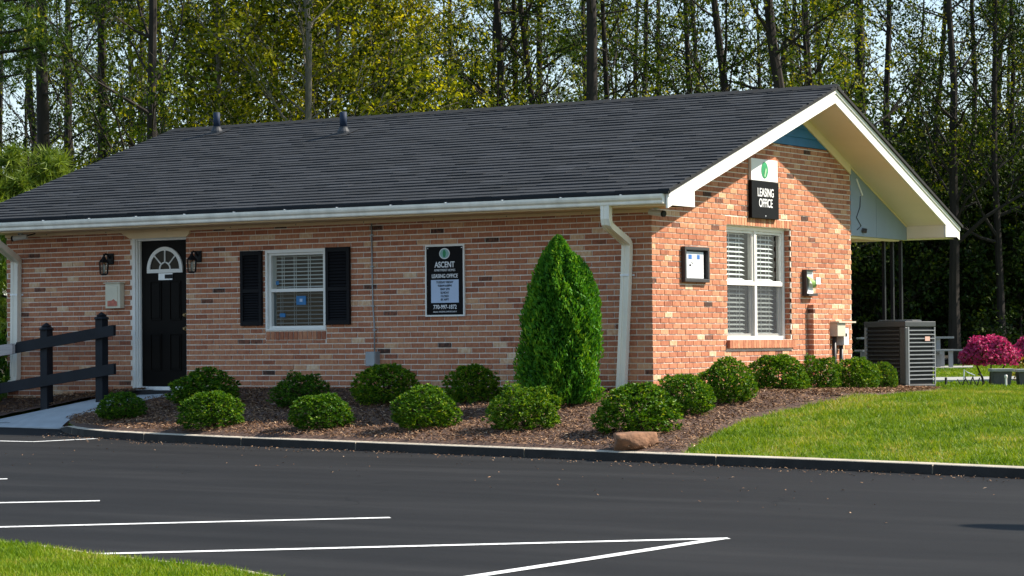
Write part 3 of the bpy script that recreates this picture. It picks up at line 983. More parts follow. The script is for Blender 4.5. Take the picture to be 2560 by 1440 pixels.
def tshow(t):
    q = np.array([(t[0] + t[1]) / 2, t[2], roof_z(t[2])]); d = q - CAM; D = d @ FW
    px = 1280 + FPX * (d @ RT) / D
    return 0 if px < 0 else (t[1] - t[0]) / D ** 2
tsel = set(sorted(range(len(tabs)), key=lambda i: -tshow(tabs[i]))[:296])
fm, fr_ = MB(), []
for i, t in enumerate(tabs):
    if i in tsel:
        m_ = MB(); m_.add(tab_verts(t), TF)
        m_.build('shingle', m_shingle, roof, rnd=[t[5]] * 4)
    else:
        fm.add(tab_verts(t), TF); fr_ += [t[5]] * 4
# rear slope
R = np.random.default_rng(32)
for rrow in range(int((YEB - RY) * math.hypot(1, SB) / EXP)):
    ylo = YEB + 0.03 - rrow * EXP / math.hypot(1, SB); yhi = ylo - (EXP + 0.02) / math.hypot(1, SB)
    x = XLK
    while x < XRK + 0.03:
        w = R.uniform(0.3, 0.7); x1_ = min(x + w, XRK + 0.04)
        za, zb2 = roof_z(ylo), roof_z(max(yhi, RY))
        fm.add([(x, ylo, za + 0.012), (x1_, ylo, za + 0.012), (x1_, max(yhi, RY), zb2 + 0.004), (x, max(yhi, RY), zb2 + 0.004), (x, ylo, za - 0.004), (x1_, ylo, za - 0.004)],
               [(3, 2, 1, 0), (0, 1, 5, 4)]); fr_ += [R.random()] * 2
        x += w
fm.build('shingle_field', m_shingle, roof, rnd=fr_, kind='stuff')
# ridge caps
x = XLK
while x < XRK:
    m_ = MB()
    x1_ = min(x + 0.30, XRK + 0.045)
    m_.add([(x, RY - 0.15, RZ - 0.15 * SF + 0.018), (x, RY, RZ + 0.026), (x, RY + 0.15, RZ - 0.15 * SB + 0.018),
            (x1_, RY - 0.15, RZ - 0.15 * SF + 0.026), (x1_, RY, RZ + 0.036), (x1_, RY + 0.15, RZ - 0.15 * SB + 0.026),
            (x, RY - 0.152, RZ - 0.152 * SF + 0.002), (x1_, RY - 0.152, RZ - 0.152 * SF + 0.002), (x, RY + 0.15, RZ - 0.15 * SB), (x1_, RY + 0.15, RZ - 0.15 * SB), (x1_, RY, RZ + 0.005)],
           [(0, 3, 4, 1), (1, 4, 5, 2), (6, 7, 3, 0), (2, 5, 9, 8), (7, 10, 4, 3), (10, 9, 5, 4)])
    m_.build('ridge_cap', m_shingle, roof, rnd=[0.02 + 0.06 * random.random()] * 6)  # cap tone set near black to hold the shade along the ridge
    x += 0.285
# drip edges: black metal lip along eave and rakes, eave band doubling as roof-edge shadow
mb = MB()
mb.box(XLK, XRK + 0.03, YEF - 0.088, YEF - 0.04, 2.2625, roof_z(YEF - 0.088) - 0.0025)
mb.prism([(YEF - 0.06, roof_z(YEF - 0.06) - 0.035), (RY, RZ - 0.035), (RY, RZ - 0.001), (YEF - 0.06, roof_z(YEF - 0.06) - 0.001)], 0, XRK + 0.031, XRK + 0.036)
mb.prism([(RY, RZ - 0.035), (YEB + 0.03, roof_z(YEB + 0.03) - 0.035), (YEB + 0.03, roof_z(YEB + 0.03) + 0.004), (RY, RZ + 0.004)], 0, XRK + 0.031, XRK + 0.045)
mb.build('drip_edge', m_deck, roof)
# rake boards, soffit, box returns
def rakepoly(ya, yb, d0, d1):
    return [(ya, roof_z(ya) - d1), (yb, roof_z(yb) - d1), (yb, roof_z(yb) - d0), (ya, roof_z(ya) - d0)]
for ya, yb in ((YEF - 0.05, RY - 0.001), (RY + 0.001, YEB)):
    mb = MB(); mb.prism(rakepoly(ya, yb, 0.035, 0.215), 0, XRK - 0.025, XRK)
    mb.prism(rakepoly(ya, yb, 0.033, 0.085), 0, XRK + 0.001, XRK + 0.016)
    mb.build('rake_board', m_white, office)
mb = MB(); mb.prism([(YEF + 0.02, 2.135), (-0.03, 2.135), (-0.03, roof_z(-0.03) - 0.217), (YEF + 0.0, roof_z(YEF) - 0.217)], 0, XRK - 0.022, XRK - 0.003)
mb.build('eave_return', m_white, office)
mb = MB(); mb.prism([(7.5, 2.02), (YEB - 0.03, 2.03), (YEB, roof_z(YEB) - 0.217), (7.5, roof_z(7.5) - 0.217)], 0, XRK - 0.022, XRK - 0.003)
mb.build('eave_return', m_white, office)
for ya, yb in ((-0.0, 2.0), (2.003, RY), (RY, 5.05), (5.053, 7.5)):      # rake soffit in panels
    mb = MB(); mb.prism(rakepoly(ya, yb, 0.205, 0.217), 0, -0.004, XRK - 0.027)
    mb.build('soffit_panel', m_soffit, office)
mb = MB(); mb.box(-0.01, XRK - 0.03, 7.50, 7.515, 2.02, roof_z(7.5) - 0.218); mb.build('porch_return_panel', m_soffit, office)
mb = MB(); mb.box(XL, XRK - 0.03, 7.52, YEB - 0.03, 2.005, 2.02); mb.build('rear_soffit', m_soffit, office)
# rake frieze trims on the gable wall
mb = MB(); mb.prism(rakepoly(4.0, 5.58, 0.218, 0.34), 0, 0.002, 0.024)
mb.build('rake_frieze', m_cream, office)
mb = MB(); mb.prism([(4.93, 3.121), (5.50, 3.121), (5.50, roof_z(5.50) - 0.342), (4.93, roof_z(4.93) - 0.342)], 0, 0.003, 0.018)
mb.prism(rakepoly(2.6, RY, 0.218, 0.33), 0, 0.002, 0.022)
mb.build('rake_frieze', m_cream, office)
# blue lap siding in the gable peak
k = 0
z = 3.122
while z < 3.60:
    zt = min(z + 0.125, 3.62)
    ya = RY - (RZ - 0.21 - z) / SF; yb = RY + (RZ - 0.21 - z) / SB
    ya2 = RY - (RZ - 0.21 - zt) / SF; yb2 = RY + (RZ - 0.21 - zt) / SB
    m_ = MB()
    m_.add([(0.012, ya, z), (0.012, yb, z), (-0.004, yb2, zt), (-0.004, ya2, zt), (-0.012, ya, z), (-0.012, yb, z)], [(0, 1, 2, 3), (4, 5, 1, 0), (5, 2, 1), (4, 0, 3)])
    m_.build('siding_plank', m_blue, wall_g)
    z += 0.115
mb = MB(); mb.prism([(2.6, 3.119), (5.3, 3.119), (RY, 3.66)], 0, -0.08, -0.02); mb.build('peak_sheathing', m_deck, office)
# front soffit, frieze, gutter
mb = MB(); mb.box(XL - 0.2, XRK - 0.03, YEF + 0.02, -0.001, 2.14, 2.155); mb.build('front_soffit', m_cream, office)
mb = MB(); mb.box(XL - 0.005, 0.003, -0.024, -0.0045, 2.098, 2.139); mb.build('frieze_board', m_cream, office, bevel=0.002)
mb = MB(); mb.box(XLK, XRK - 0.026, YEF - 0.02, YEF + 0.015, 2.13, 2.262); mb.build('fascia', m_cream, office)
mb = MB()
GP = [(YEF - 0.022, 2.262), (YEF - 0.022, 2.150), (YEF - 0.095, 2.150), (YEF - 0.103, 2.162), (YEF - 0.103, 2.190), (YEF - 0.125, 2.212), (YEF - 0.132, 2.235), (YEF - 0.132, 2.262), (YEF - 0.118, 2.262), (YEF - 0.112, 2.245),
      (YEF - 0.10, 2.2), (YEF - 0.085, 2.165), (YEF - 0.03, 2.165), (YEF - 0.03, 2.262)]
mb.prism(GP, 0, XLK - 0.02, 0.555)
gut = mb.build('gutter', m_gutter, office)
mb = MB(); mb.prism([q for q in GP[:8]], 0, 0.556, 0.562); mb.build('gutter_end_cap', m_white, gut)
for x in np.arange(-9.7, 0.4, 0.81):
    mb = MB(); mb.box(x - 0.008, x + 0.008, YEF - 0.137, YEF - 0.10, 2.262, 2.272); mb.build('gutter_clip', m_alu, gut)
for x in np.arange(-9.5, 0.4, 1.07):
    mb = MB(); mb.tube([(x, -0.03, 2.118), (x, -0.024, 2.118)], 0.006, 6); mb.build('nail_head', m_dark, office)
# door header moulding
mb = MB(); mb.prism([(-8.14, 2.097), (-8.0, 2.022), (-7.02, 2.022), (-6.98, 2.06), (-6.98, 2.097)], 1, -0.04, -0.003)
mb.build('door_header', m_cream, office, bevel=0.004)
# downspouts: flat oblong pipe swept along a path
def downspout(path, w, d, straps):
    P_ = np.array(path, float)
    mb = MB()
    for i, q in enumerate(P_):
        t = unit(P_[min(i + 1, len(P_) - 1)] - P_[max(i - 1, 0)])
        ax = np.array([1.0, 0, 0]); ax = unit(ax - (ax @ t) * t); bx_ = np.cross(t, ax)
        for su, sv in ((-1, -1), (-0.33, -1), (-0.3, -0.8), (0.3, -0.8), (0.33, -1), (1, -1), (1, 1), (-1, 1)):
            mb.v.append(tuple(q + ax * su * w / 2 + bx_ * -sv * d / 2))
    for i in range(len(P_) - 1):
        for k in range(8):
            k2 = (k + 1) % 8
            mb.f.append((i * 8 + k, i * 8 + k2, (i + 1) * 8 + k2, (i + 1) * 8 + k)); mb.mi.append(0)
    e = (len(P_) - 1) * 8
    mb.f += [tuple(range(7, -1, -1)), tuple(range(e, e + 8))]; mb.mi += [0, 0]
    o = mb.build('downspout', m_gutter, office)
    for (x, z) in straps:
        s_ = MB(); s_.box(x - w * 0.75, x - w * 0.5, -0.012, -0.002, z - 0.012, z + 0.012); s_.box(x + w * 0.5, x + w * 0.75, -0.012, -0.002, z - 0.012, z + 0.012)
        s_.box(x - w * 0.5 - 0.003, x + w * 0.5 + 0.003, -0.101, -0.096, z - 0.012, z + 0.012)
        s_.build('strap', m_alu, o)
    return o
downspout([(-0.21, -0.70, 2.155), (-0.21, -0.70, 2.00), (-0.212, -0.685, 1.95), (-0.225, -0.62, 1.915), (-0.29, -0.12, 1.765), (-0.297, -0.07, 1.735), (-0.30, -0.057, 1.69),
           (-0.325, -0.055, 1.2), (-0.36, -0.055, 0.6), (-0.40, -0.055, -0.05)], 0.115, 0.075, [(-0.317, 1.36)])
downspout([(-9.83, -0.70, 2.155), (-9.84, -0.70, 2.05), (-9.85, -0.66, 2.0), (-10.0, -0.12, 1.80), (-10.03, -0.065, 1.77), (-10.04, -0.057, 1.72), (-10.05, -0.055, 1.2), (-10.06, -0.055, 0.5), (-10.065, -0.055, 0.16),
           (-10.075, -0.07, 0.09), (-10.11, -0.12, 0.04), (-10.18, -0.2, 0.0)], 0.13, 0.08, [(-10.05, 1.3)])
# porch side panel and iron corner posts
mb = MB(); mb.prism([(YB + 0.012, 2.0), (6.45, 1.995), (6.45, roof_z(6.45) - 0.219), (YB + 0.012, roof_z(YB) - 0.219)], 0, -0.05, 0.0)
mb.build('porch_side_panel', m_panel, office)
mb = MB(); mb.prism([(6.458, 1.995), (7.498, 1.99), (7.498, roof_z(7.5) - 0.219), (6.458, roof_z(6.458) - 0.219)], 0, -0.05, 0.0)
mb.build('porch_side_panel', m_panel, office)
mb = MB(); mb.prism(rakepoly(YB + 0.012, 7.48, 0.2195, 0.240), 0, 0.001, 0.014); mb.build('panel_trim', m_cream, office)
mb = MB(); mb.tube([(0.006, 5.79, 2.78), (0.012, 5.97, 2.56)], 0.012, 6); mb.build('panel_mark', m_white, office)
mb = MB()
mb.tube([(0.004, 5.92, 2.55), (0.006, 5.90, 2.40), (0.006, 5.78, 2.25), (0.006, 5.93, 2.14), (0.006, 5.80, 2.08)], 0.006, 5)
mb.build('slack_cable', m_dark, office)
mb = MB(); mb.tube([(0.001, 5.98, 2.08), (0.06, 6.0, 2.07)], [0.035, 0.03], 10); mb.build('flood_lamp', m_dark, office)
mb = MB(); mb.box(XL, -0.052, 7.36, 7.5, 1.985, 2.1); mb.box(-0.19, -0.051, YB + 0.02, 7.35, 1.97, 1.994); mb.build('porch_beam', m_cream, office)
mb = MB(); mb.box(XL, -0.055, YB + 0.005, 7.355, 2.1, 2.115); mb.build('porch_ceiling', m_soffit, office)
mb = MB(); mb.box(XL, 0.0, YB + 0.005, 7.7, -0.35, -0.10); mb.build('porch_slab', m_conc, office)
for x, y in ((-0.07, 7.43), (-0.20, 7.43), (-0.33, 7.43), (-3.5, 7.43), (-7, 7.43), (-10.1, 7.43)):
    mb = MB(); mb.box(x - 0.022, x + 0.022, y - 0.022, y + 0.022, -0.10, 1.985); mb.build('porch_post', m_black, office)
# vent pipes
for x, y in ((-9.33, 3.50), (-6.62, 2.97)):
    z = roof_z(y)
    mb = MB(); mb.lathe([(0.09, -0.02), (0.088, 0.035), (0.062, 0.085), (0.06, 0.10)], (x, y, z), 14)
    vp = mb.build('vent_pipe', m_boot, office, smooth=False)
    mb = MB(); mb.lathe([(0.052, 0.09), (0.052, 0.31), (0.042, 0.312), (0.040, 0.22)], (x, y, z), 14); mb.build('pipe', mat('slate_pipe', (0.022, 0.034, 0.062), 0.6, var=0.2, spec=0.15) if 'slate_pipe' not in bpy.data.materials else bpy.data.materials['slate_pipe'], vp, smooth=True)
    mb = MB(); mb.add([(x - 0.17, y - 0.2, roof_z(y - 0.2) + 0.025), (x + 0.17, y - 0.2, roof_z(y - 0.2) + 0.025), (x + 0.17, y + 0.15, roof_z(y + 0.15) + 0.02), (x - 0.17, y + 0.15, roof_z(y + 0.15) + 0.02)], [(0, 1, 2, 3)])
    mb.build('flashing', m_shingle, vp, rnd=[0.25])

# --- front door
YD = 0.085
mb = MB()
mb.box(-7.985, -7.945, 0.0, 0.16, -0.02, 2.025); mb.box(-7.945, -7.918, 0.022, 0.16, -0.02, 2.006); mb.box(-7.918, -7.898, 0.05, 0.16, -0.02, 1.99)
mb.box(-7.055 - 0.03, -7.055 - 0.001, 0.03, 0.16, -0.02, 2.025)
mb.box(-7.944, -7.056, 0.0, 0.16, 2.007, 2.028); mb.box(-7.917, -7.086, 0.03, 0.16, 1.985, 2.0065)
mb.build('door_frame', m_white, office, bevel=0.003)
mb = MB(); mb.box(-7.897, -7.087, YD, YD + 0.045, 0.035, 1.98)
door = mb.build('door', m_door, office)
for (xa, xb, za, zb_) in ((-7.745, -7.555, 0.915, 1.44), (-7.41, -7.22, 0.915, 1.44), (-7.745, -7.555, 0.24, 0.735), (-7.41, -7.22, 0.24, 0.735)):
    mb = MB()
    o_, t_ = 0.012, 0.028
    mb.box(xa, xb, YD - 0.012, YD - 0.001, zb_ - o_, zb_); mb.box(xa, xb, YD - 0.012, YD - 0.001, za, za + o_)
    mb.box(xa, xa + o_, YD - 0.012, YD - 0.001, za + o_ + 0.001, zb_ - o_ - 0.001); mb.box(xb - o_, xb, YD - 0.012, YD - 0.001, za + o_ + 0.001, zb_ - o_ - 0.001)
    mb.box(xa + t_, xb - t_, YD - 0.009, YD - 0.001, za + t_, zb_ - t_)
    mb.build('raised_panel', m_door, door, bevel=0.002)
cxd, czd, rd = -7.485, 1.60, 0.305
mb = MB()
na = 24
for k in range(na + 1):
    a = math.pi * k / na
    for rr_, yy in ((rd, YD - 0.022), (rd - 0.05, YD - 0.022), (rd - 0.05, YD - 0.001), (rd, YD - 0.001)):
        mb.v.append((cxd + rr_ * math.cos(a), yy, czd + rr_ * 0.98 * math.sin(a)))
for k in range(na):
    for q in range(4):
        q2 = (q + 1) % 4
        mb.f.append((k * 4 + q, (k + 1) * 4 + q, (k + 1) * 4 + q2, k * 4 + q2)); mb.mi.append(0)
mb.box(cxd - rd, cxd + rd, YD - 0.021, YD - 0.001, czd - 0.05, czd - 0.001)
fan = mb.build('fan_light', m_white, door)
for a in (45, 90, 135):
    ca, sa = math.cos(math.radians(a)), math.sin(math.radians(a))
    mb = MB(); mb.tube([(cxd + 0.09 * ca, YD - 0.01, czd + 0.09 * sa), (cxd + 0.262 * ca, YD - 0.01, czd + 0.262 * sa)], 0.011, 6); mb.build('muntin', m_white, fan)
mb = MB(); mb.tube([(cxd + 0.09 * math.cos(t), YD - 0.01, czd + 0.09 * math.sin(t)) for t in np.linspace(0, math.pi, 13)], 0.012, 6); mb.build('muntin', m_white, fan)
mb = MB()
mb.v = [(cxd, YD - 0.004, czd)] + [(cxd + 0.26 * math.cos(t), YD - 0.004, czd + 0.26 * math.sin(t)) for t in np.linspace(0, math.pi, 19)]
mb.f = [(0, i + 1, i) for i in range(1, 19)]; mb.mi = [0] * 18
mb.build('fan_glass', glass_mat('dark_fan_glass', (0.02, 0.02, 0.02), 0.012), fan)
mb = MB(); mb.box(-7.60, -7.36, YD - 0.008, YD - 0.001, 1.455, 1.545); pq = mb.build('name_plate', m_alu, door)
mb = MB(); mb.box(-7.49, -7.355, YD - 0.0105, YD - 0.0085, 1.472, 1.528); mb.build('plate_inset', m_black, pq)
mb = MB(); mb.box(-7.57, -7.39, YD - 0.007, YD - 0.001, 1.552, 1.588 - 0.04 + 0.0); mb.build('plate_bracket', m_brass, door)
for z in (0.98, 0.80):
    mb = MB(); mb.lathe([(0.028, 0), (0.03, 0.01), (0.018, 0.02), (0.022, 0.045), (0.014, 0.055)], (0, 0, 0), 12)
    k_ = mb.build('door_knob', m_brass, door); k_.rotation_euler = (math.pi / 2, 0, 0); k_.location = (-7.135, YD, z)
mb = MB(); mb.box(-7.897, -7.086, -0.03, 0.16, -0.022, 0.03); mb.build('threshold', m_alu, office, bevel=0.004)
mb = MB(); mb.box(-7.945, -7.06, -0.30, -0.031, -0.07, 0.0 - 0.018); dm = mb.build('door_mat', m_mat, None, bevel=0.004)
tag(dm, 'black rubber mat on the ramp at the foot of the door', 'doormat')

# --- windows
def blinds(par, x0, x1, y, z0_, z1_, n_, axis='x', tilt=0.28, cords=(0.3, 0.7)):
    hw = (x1 - x0) / 2
    m_ = MB()
    m_.add([(-hw, -0.021, -0.021 * tilt), (hw, -0.021, -0.021 * tilt), (hw, 0.021, 0.021 * tilt), (-hw, 0.021, 0.021 * tilt),
            (-hw, -0.021, -0.021 * tilt + 0.003), (hw, -0.021, -0.021 * tilt + 0.003), (hw, 0.021, 0.021 * tilt + 0.003), (-hw, 0.021, 0.021 * tilt + 0.003)],
           [(0, 3, 2, 1), (4, 5, 6, 7), (0, 1, 5, 4), (1, 2, 6, 5), (2, 3, 7, 6), (3, 0, 4, 7)])
    me = m_.mesh('slat', m_slat)
    for k in range(n_):
        o = obj('slat', me, par)
        z = z0_ + (z1_ - z0_) * (k + 0.5) / n_
        if axis == 'x':
            o.location = ((x0 + x1) / 2, y, z)
        else:
            o.location = (y, (x0 + x1) / 2, z); o.rotation_euler = (0, 0, math.pi / 2)
    m_ = MB()
    for c in cords:
        xc = x0 + (x1 - x0) * c
        for dy in (-0.022, 0.022):
            if axis == 'x': m_.tube([(xc, y + dy, z0_), (xc, y + dy, z1_)], 0.004, 5)
            else: m_.tube([(y + dy, xc, z0_), (y + dy, xc, z1_)], 0.004, 5)
    m_.build('ladder_cord', m_slat, par)

YW = 0.02
wf = MB()
wf.box(WIN[0], WIN[0] + 0.035, -0.012, 0.14, WIN[2], WIN[3]); wf.box(WIN[0] + 0.036, WIN[0] + 0.075, YW, 0.14, WIN[2] + 0.02, WIN[3] - 0.02)
wf.box(WIN[1] - 0.035, WIN[1], -0.012, 0.14, WIN[2], WIN[3]); wf.box(WIN[1] - 0.062, WIN[1] - 0.036, YW, 0.14, WIN[2] + 0.02, WIN[3] - 0.02)
wf.box(WIN[0] + 0.0355, WIN[1] - 0.0355, -0.012, 0.14, WIN[3] - 0.04, WIN[3]); wf.box(WIN[0] + 0.0755, WIN[1] - 0.0625, YW, 0.14, WIN[3] - 0.07, WIN[3] - 0.0405)
wf.box(WIN[0] + 0.0355, WIN[1] - 0.0355, -0.012, 0.14, WIN[2], WIN[2] + 0.03); wf.box(WIN[0] + 0.0755, WIN[1] - 0.0625, YW + 0.004, 0.14, WIN[2] + 0.0305, WIN[2] + 0.06)
win = wf.build('window', m_white, office, bevel=0.003)
xa, xb = WIN[0] + 0.076, WIN[1] - 0.063
zm = 1.277
mb = MB(); mb.box(xa, xb, YW + 0.002, YW + 0.05, zm - 0.022, zm + 0.022); mb.build('meeting_rail', m_white, win, bevel=0.002)
mb = MB(); mb.add([(xa, YW + 0.04, zm + 0.02), (xb, YW + 0.04, zm + 0.02), (xb, YW + 0.04, WIN[3] - 0.07), (xa, YW + 0.04, WIN[3] - 0.07)], [(0, 1, 2, 3)]); mb.build('upper_pane', m_glass, win)
mb = MB(); mb.add([(xa, YW + 0.055, WIN[2] + 0.06), (xb, YW + 0.055, WIN[2] + 0.06), (xb, YW + 0.055, zm - 0.02), (xa, YW + 0.055, zm - 0.02)], [(0, 1, 2, 3)]); mb.build('lower_pane', glass_mat('dim_glass', (0.45, 0.5, 0.52), 0.02), win)
blinds(win, xa + 0.01, xb - 0.01, 0.125, zm + 0.02, WIN[3] - 0.06, 9, cords=(0.13, 0.37, 0.65))
blinds(win, xa + 0.01, xb - 0.01, 0.125, WIN[2] + 0.07, zm - 0.02, 8, cords=(0.10, 0.37, 0.65))
mb = MB(); mb.box(-5.29, -5.135, YW + 0.046, YW + 0.05, 1.085, 1.20); stk = mb.build('blue_sticker', m_stick, win)
mb = MB(); mb.box(-5.235, -5.19, YW + 0.0435, YW + 0.0455, 1.125, 1.165); mb.build('sticker_print', m_ltblue, stk)
mb = MB(); mb.box(-5.61, -5.56, YW + 0.032, YW + 0.036, 1.35, 1.40); mb.build('blue_sticker', m_stick, win)
mb = MB(); mb.box(-5.56, -5.47, YW + 0.046, YW + 0.05, 0.93, 0.98); mb.build('blue_sticker', m_stick, win)
# shutters
for xa_, xb_, za_, zb_ in ((-6.125, -5.775, 0.822, 1.80), (-4.745, -4.37, 0.822, 1.812)):
    mb = MB()
    st = 0.045
    mb.box(xa_, xa_ + st, -0.045, -0.003, za_, zb_); mb.box(xb_ - st, xb_, -0.045, -0.003, za_, zb_)
    zmid = za_ + 0.455
    mb.box(xa_ + st, xb_ - st, -0.044, -0.003, zb_ - 0.06, zb_ - 0.001); mb.box(xa_ + st, xb_ - st, -0.044, -0.003, zmid - 0.025, zmid + 0.025); mb.box(xa_ + st, xb_ - st, -0.044, -0.003, za_ + 0.001, za_ + 0.06)
    sh = mb.build('shutter', m_shut, office, bevel=0.003)
    n_l = 11
    m_ = MB(); hw = (xb_ - xa_) / 2 - st - 0.001
    m_.add([(-hw, -0.034, -0.012), (hw, -0.034, -0.012), (hw, -0.012, 0.020), (-hw, -0.012, 0.020), (-hw, -0.028, -0.018), (hw, -0.028, -0.018)], [(0, 1, 2, 3), (4, 5, 1, 0)])
    me = m_.mesh('louvre', m_shut)
    for (la, lb) in ((za_ + 0.06, zmid - 0.025), (zmid + 0.025, zb_ - 0.06)):
        for k in range(n_l):
            o = obj('louvre', me, sh); o.location = ((xa_ + xb_) / 2, 0, la + (lb - la) * (k + 0.5) / n_l)
    mb = MB(); mb.box(xa_ + st, xb_ - st, -0.008, -0.0025, za_ + 0.05, zb_ - 0.05); mb.build('shutter_back', m_shut, sh)

# gable window (pair of sashes in one frame)
XG = -0.085
gf = MB()
a, b = GWIN[0] + 0.014, GWIN[1] - 0.014
def gb(y0_, y1_, z0_, z1_, xo=XG, d=0.1): gf.box(xo - d, xo, y0_, y1_, z0_, z1_)
gb(a, a + 0.035, GWIN[2], GWIN[3]); gb(b - 0.05, b, GWIN[2], GWIN[3]); gb(a + 0.036, b - 0.051, GWIN[3] - 0.055, GWIN[3]); gb(a + 0.036, b - 0.051, GWIN[2], GWIN[2] + 0.045)
ymid = 2.885
gb(ymid - 0.030, ymid + 0.030, GWIN[2] + 0.046, GWIN[3] - 0.056)
gwin = gf.build('window', m_white, office, bevel=0.003)
for ya_, yb_ in ((a + 0.036, ymid - 0.031), (ymid + 0.031, b - 0.051)):
    sf_ = MB()
    for zz0, zz1, xo in ((GWIN[2] + 0.046, 1.305, XG - 0.045), (1.306, GWIN[3] - 0.056, XG - 0.02)):
        s_ = 0.032
        sf_.box(xo - 0.03, xo, ya_, ya_ + s_, zz0, zz1); sf_.box(xo - 0.03, xo, yb_ - s_, yb_, zz0, zz1)
        sf_.box(xo - 0.03, xo, ya_ + s_, yb_ - s_, zz1 - s_, zz1); sf_.box(xo - 0.03, xo, ya_ + s_, yb_ - s_, zz0, zz0 + s_)
    sash = sf_.build('sash', m_white, gwin, bevel=0.002)
    mb = MB(); mb.box(XG - 0.02, XG - 0.004, ya_, yb_, 1.275, 1.325); mb.build('meeting_rail', m_white, sash)
    mb = MB(); mb.add([(XG - 0.035, ya_ + 0.04, 1.34), (XG - 0.035, yb_ - 0.04, 1.34), (XG - 0.035, yb_ - 0.04, 1.93), (XG - 0.035, ya_ + 0.04, 1.93)], [(0, 1, 2, 3)]); mb.build('upper_pane', m_glass, gwin)
    mb = MB(); mb.add([(XG - 0.058, ya_ + 0.04, 0.67), (XG - 0.058, yb_ - 0.04, 0.67), (XG - 0.058, yb_ - 0.04, 1.27), (XG - 0.058, ya_ + 0.04, 1.27)], [(0, 1, 2, 3)]); mb.build('lower_pane', m_glass, gwin)
    # insect screen: fine woven threads
    m_, nt_, p_, L_ = nodes_of('screen_mesh')
    tr_ = nn(nt_, 'ShaderNodeBsdfTransparent'); ms_ = nn(nt_, 'ShaderNodeMixShader'); ms_.inputs[0].default_value = 0.45
    p_.inputs['Base Color'].default_value = (0.035, 0.042, 0.052, 1); p_.inputs['Roughness'].default_value = 0.7
    L_.new(tr_.outputs[0], ms_.inputs[1]); L_.new(p_.outputs[0], ms_.inputs[2]); L_.new(ms_.outputs[0], nt_.nodes['Material Output'].inputs[0])
    mb = MB(); mb.add([(XG - 0.016, ya_, 0.635), (XG - 0.016, yb_, 0.635), (XG - 0.016, yb_, 1.275), (XG - 0.016, ya_, 1.275)], [(0, 1, 2, 3)]); mb.build('insect_screen', m_, gwin)
    blinds(gwin, ya_ + 0.03, yb_ - 0.10, XG - 0.115, 1.33, 1.96, 11, axis='y', tilt=0.55, cords=(0.42, 0.8))
    blinds(gwin, ya_ + 0.03, yb_ - 0.10, XG - 0.115, 0.64, 1.31, 12, axis='y', tilt=0.55, cords=(0.42, 0.8))

# ==================================================================== things on the walls
def text(s, size, m, parent, matrix, xs=1.0, name='lettering', depth=0.002, bold=0.0):
    cu = bpy.data.curves.new(name, 'FONT')
    cu.body = s; cu.size = size; cu.align_x = 'CENTER'; cu.align_y = 'CENTER'; cu.extrude = depth; cu.offset = bold
    t = bpy.data.objects.new('tmp', cu)
    COL.objects.link(t)
    dg = bpy.context.evaluated_depsgraph_get()
    me = bpy.data.meshes.new_from_object(t.evaluated_get(dg))
    me.name = name
    bpy.data.objects.remove(t); bpy.data.curves.remove(cu)
    me.transform(matrix @ Matrix.Diagonal((xs, 1, 1, 1)))
    me.materials.clear(); me.materials.append(m)
    return obj(name, me, parent)
def on_front(x, z, y=-0.03): return Matrix.Translation((x, y, z)) @ Matrix.Rotation(math.pi / 2, 4, 'X')
def on_gable(y, z, x=0.03): return Matrix.Translation((x, y, z)) @ Matrix.Rotation(math.pi / 2, 4, 'Z') @ Matrix.Rotation(math.pi / 2, 4, 'X')

# tall sign on the front wall
sx0, sx1, sz0, sz1 = -3.215, -2.63, 0.905, 1.795
sg = thing('office_sign', 'tall black sign with white frame and opening hours between window and arborvitae', 'sign', (-2.92, -0.005, 0.9))
I4 = Matrix.Translation((2.92, 0.005, -0.9))
def sgp(mb, name, m, par=sg, **k):
    o = mb.build(name, m, par, **k); o.data.transform(I4); return o
mb = MB(); mb.box(sx0 + 0.02, sx1 - 0.02, -0.022, -0.005, sz0 + 0.02, sz1 - 0.02); sgp(mb, 'sign_board', m_signblk)
mb = MB()
mb.box(sx0, sx1, -0.03, -0.005, sz1 - 0.02, sz1); mb.box(sx0, sx1, -0.03, -0.005, sz0, sz0 + 0.02); mb.box(sx0, sx0 + 0.02, -0.03, -0.005, sz0 + 0.02, sz1 - 0.02); mb.box(sx1 - 0.02, sx1, -0.03, -0.005, sz0 + 0.02, sz1 - 0.02)
sgp(mb, 'sign_frame', m_white)
def ell(cx, cz, rx, rz, y, n=28):
    m_ = MB(); m_.v = [(cx + rx * math.cos(2 * math.pi * k / n), y, cz + rz * math.sin(2 * math.pi * k / n)) for k in range(n)] + [(cx + rx * math.cos(2 * math.pi * k / n), y + 0.003, cz + rz * math.sin(2 * math.pi * k / n)) for k in range(n)]
    m_.f = [tuple(range(n - 1, -1, -1))[::-1]] + [(k, n + k, n + (k + 1) % n, (k + 1) % n) for k in range(n)]; m_.mi = [0] * len(m_.f)
    return m_
scx = (sx0 + sx1) / 2
lg = sgp(ell(scx, 1.685, 0.078, 0.068, -0.027), 'logo_oval', m_signwht)
sgp(ell(scx, 1.685, 0.066, 0.057, -0.031), 'logo_oval', m_teal)
sgp(ell(scx, 1.685, 0.022, 0.046, -0.035), 'logo_leaf', m_leafgr)
def st(s, size, z, xs=0.9, m=m_signwht, y=-0.0245, par=sg, bold=0.0):
    o = text(s, size, m, par, I4 @ on_front(scx, z, y), xs, bold=bold); return o
st('ASCENT', 0.100, 1.545, 0.80, bold=0.002)
st('APARTMENT HOMES', 0.040, 1.478, 0.85)
st('LEASING OFFICE', 0.066, 1.405, 0.80, bold=0.001)
mb = MB(); mb.box(scx - 0.205, scx + 0.205, -0.026, -0.022, 1.075, 1.360); sgp(mb, 'hours_panel', m_ltblue)
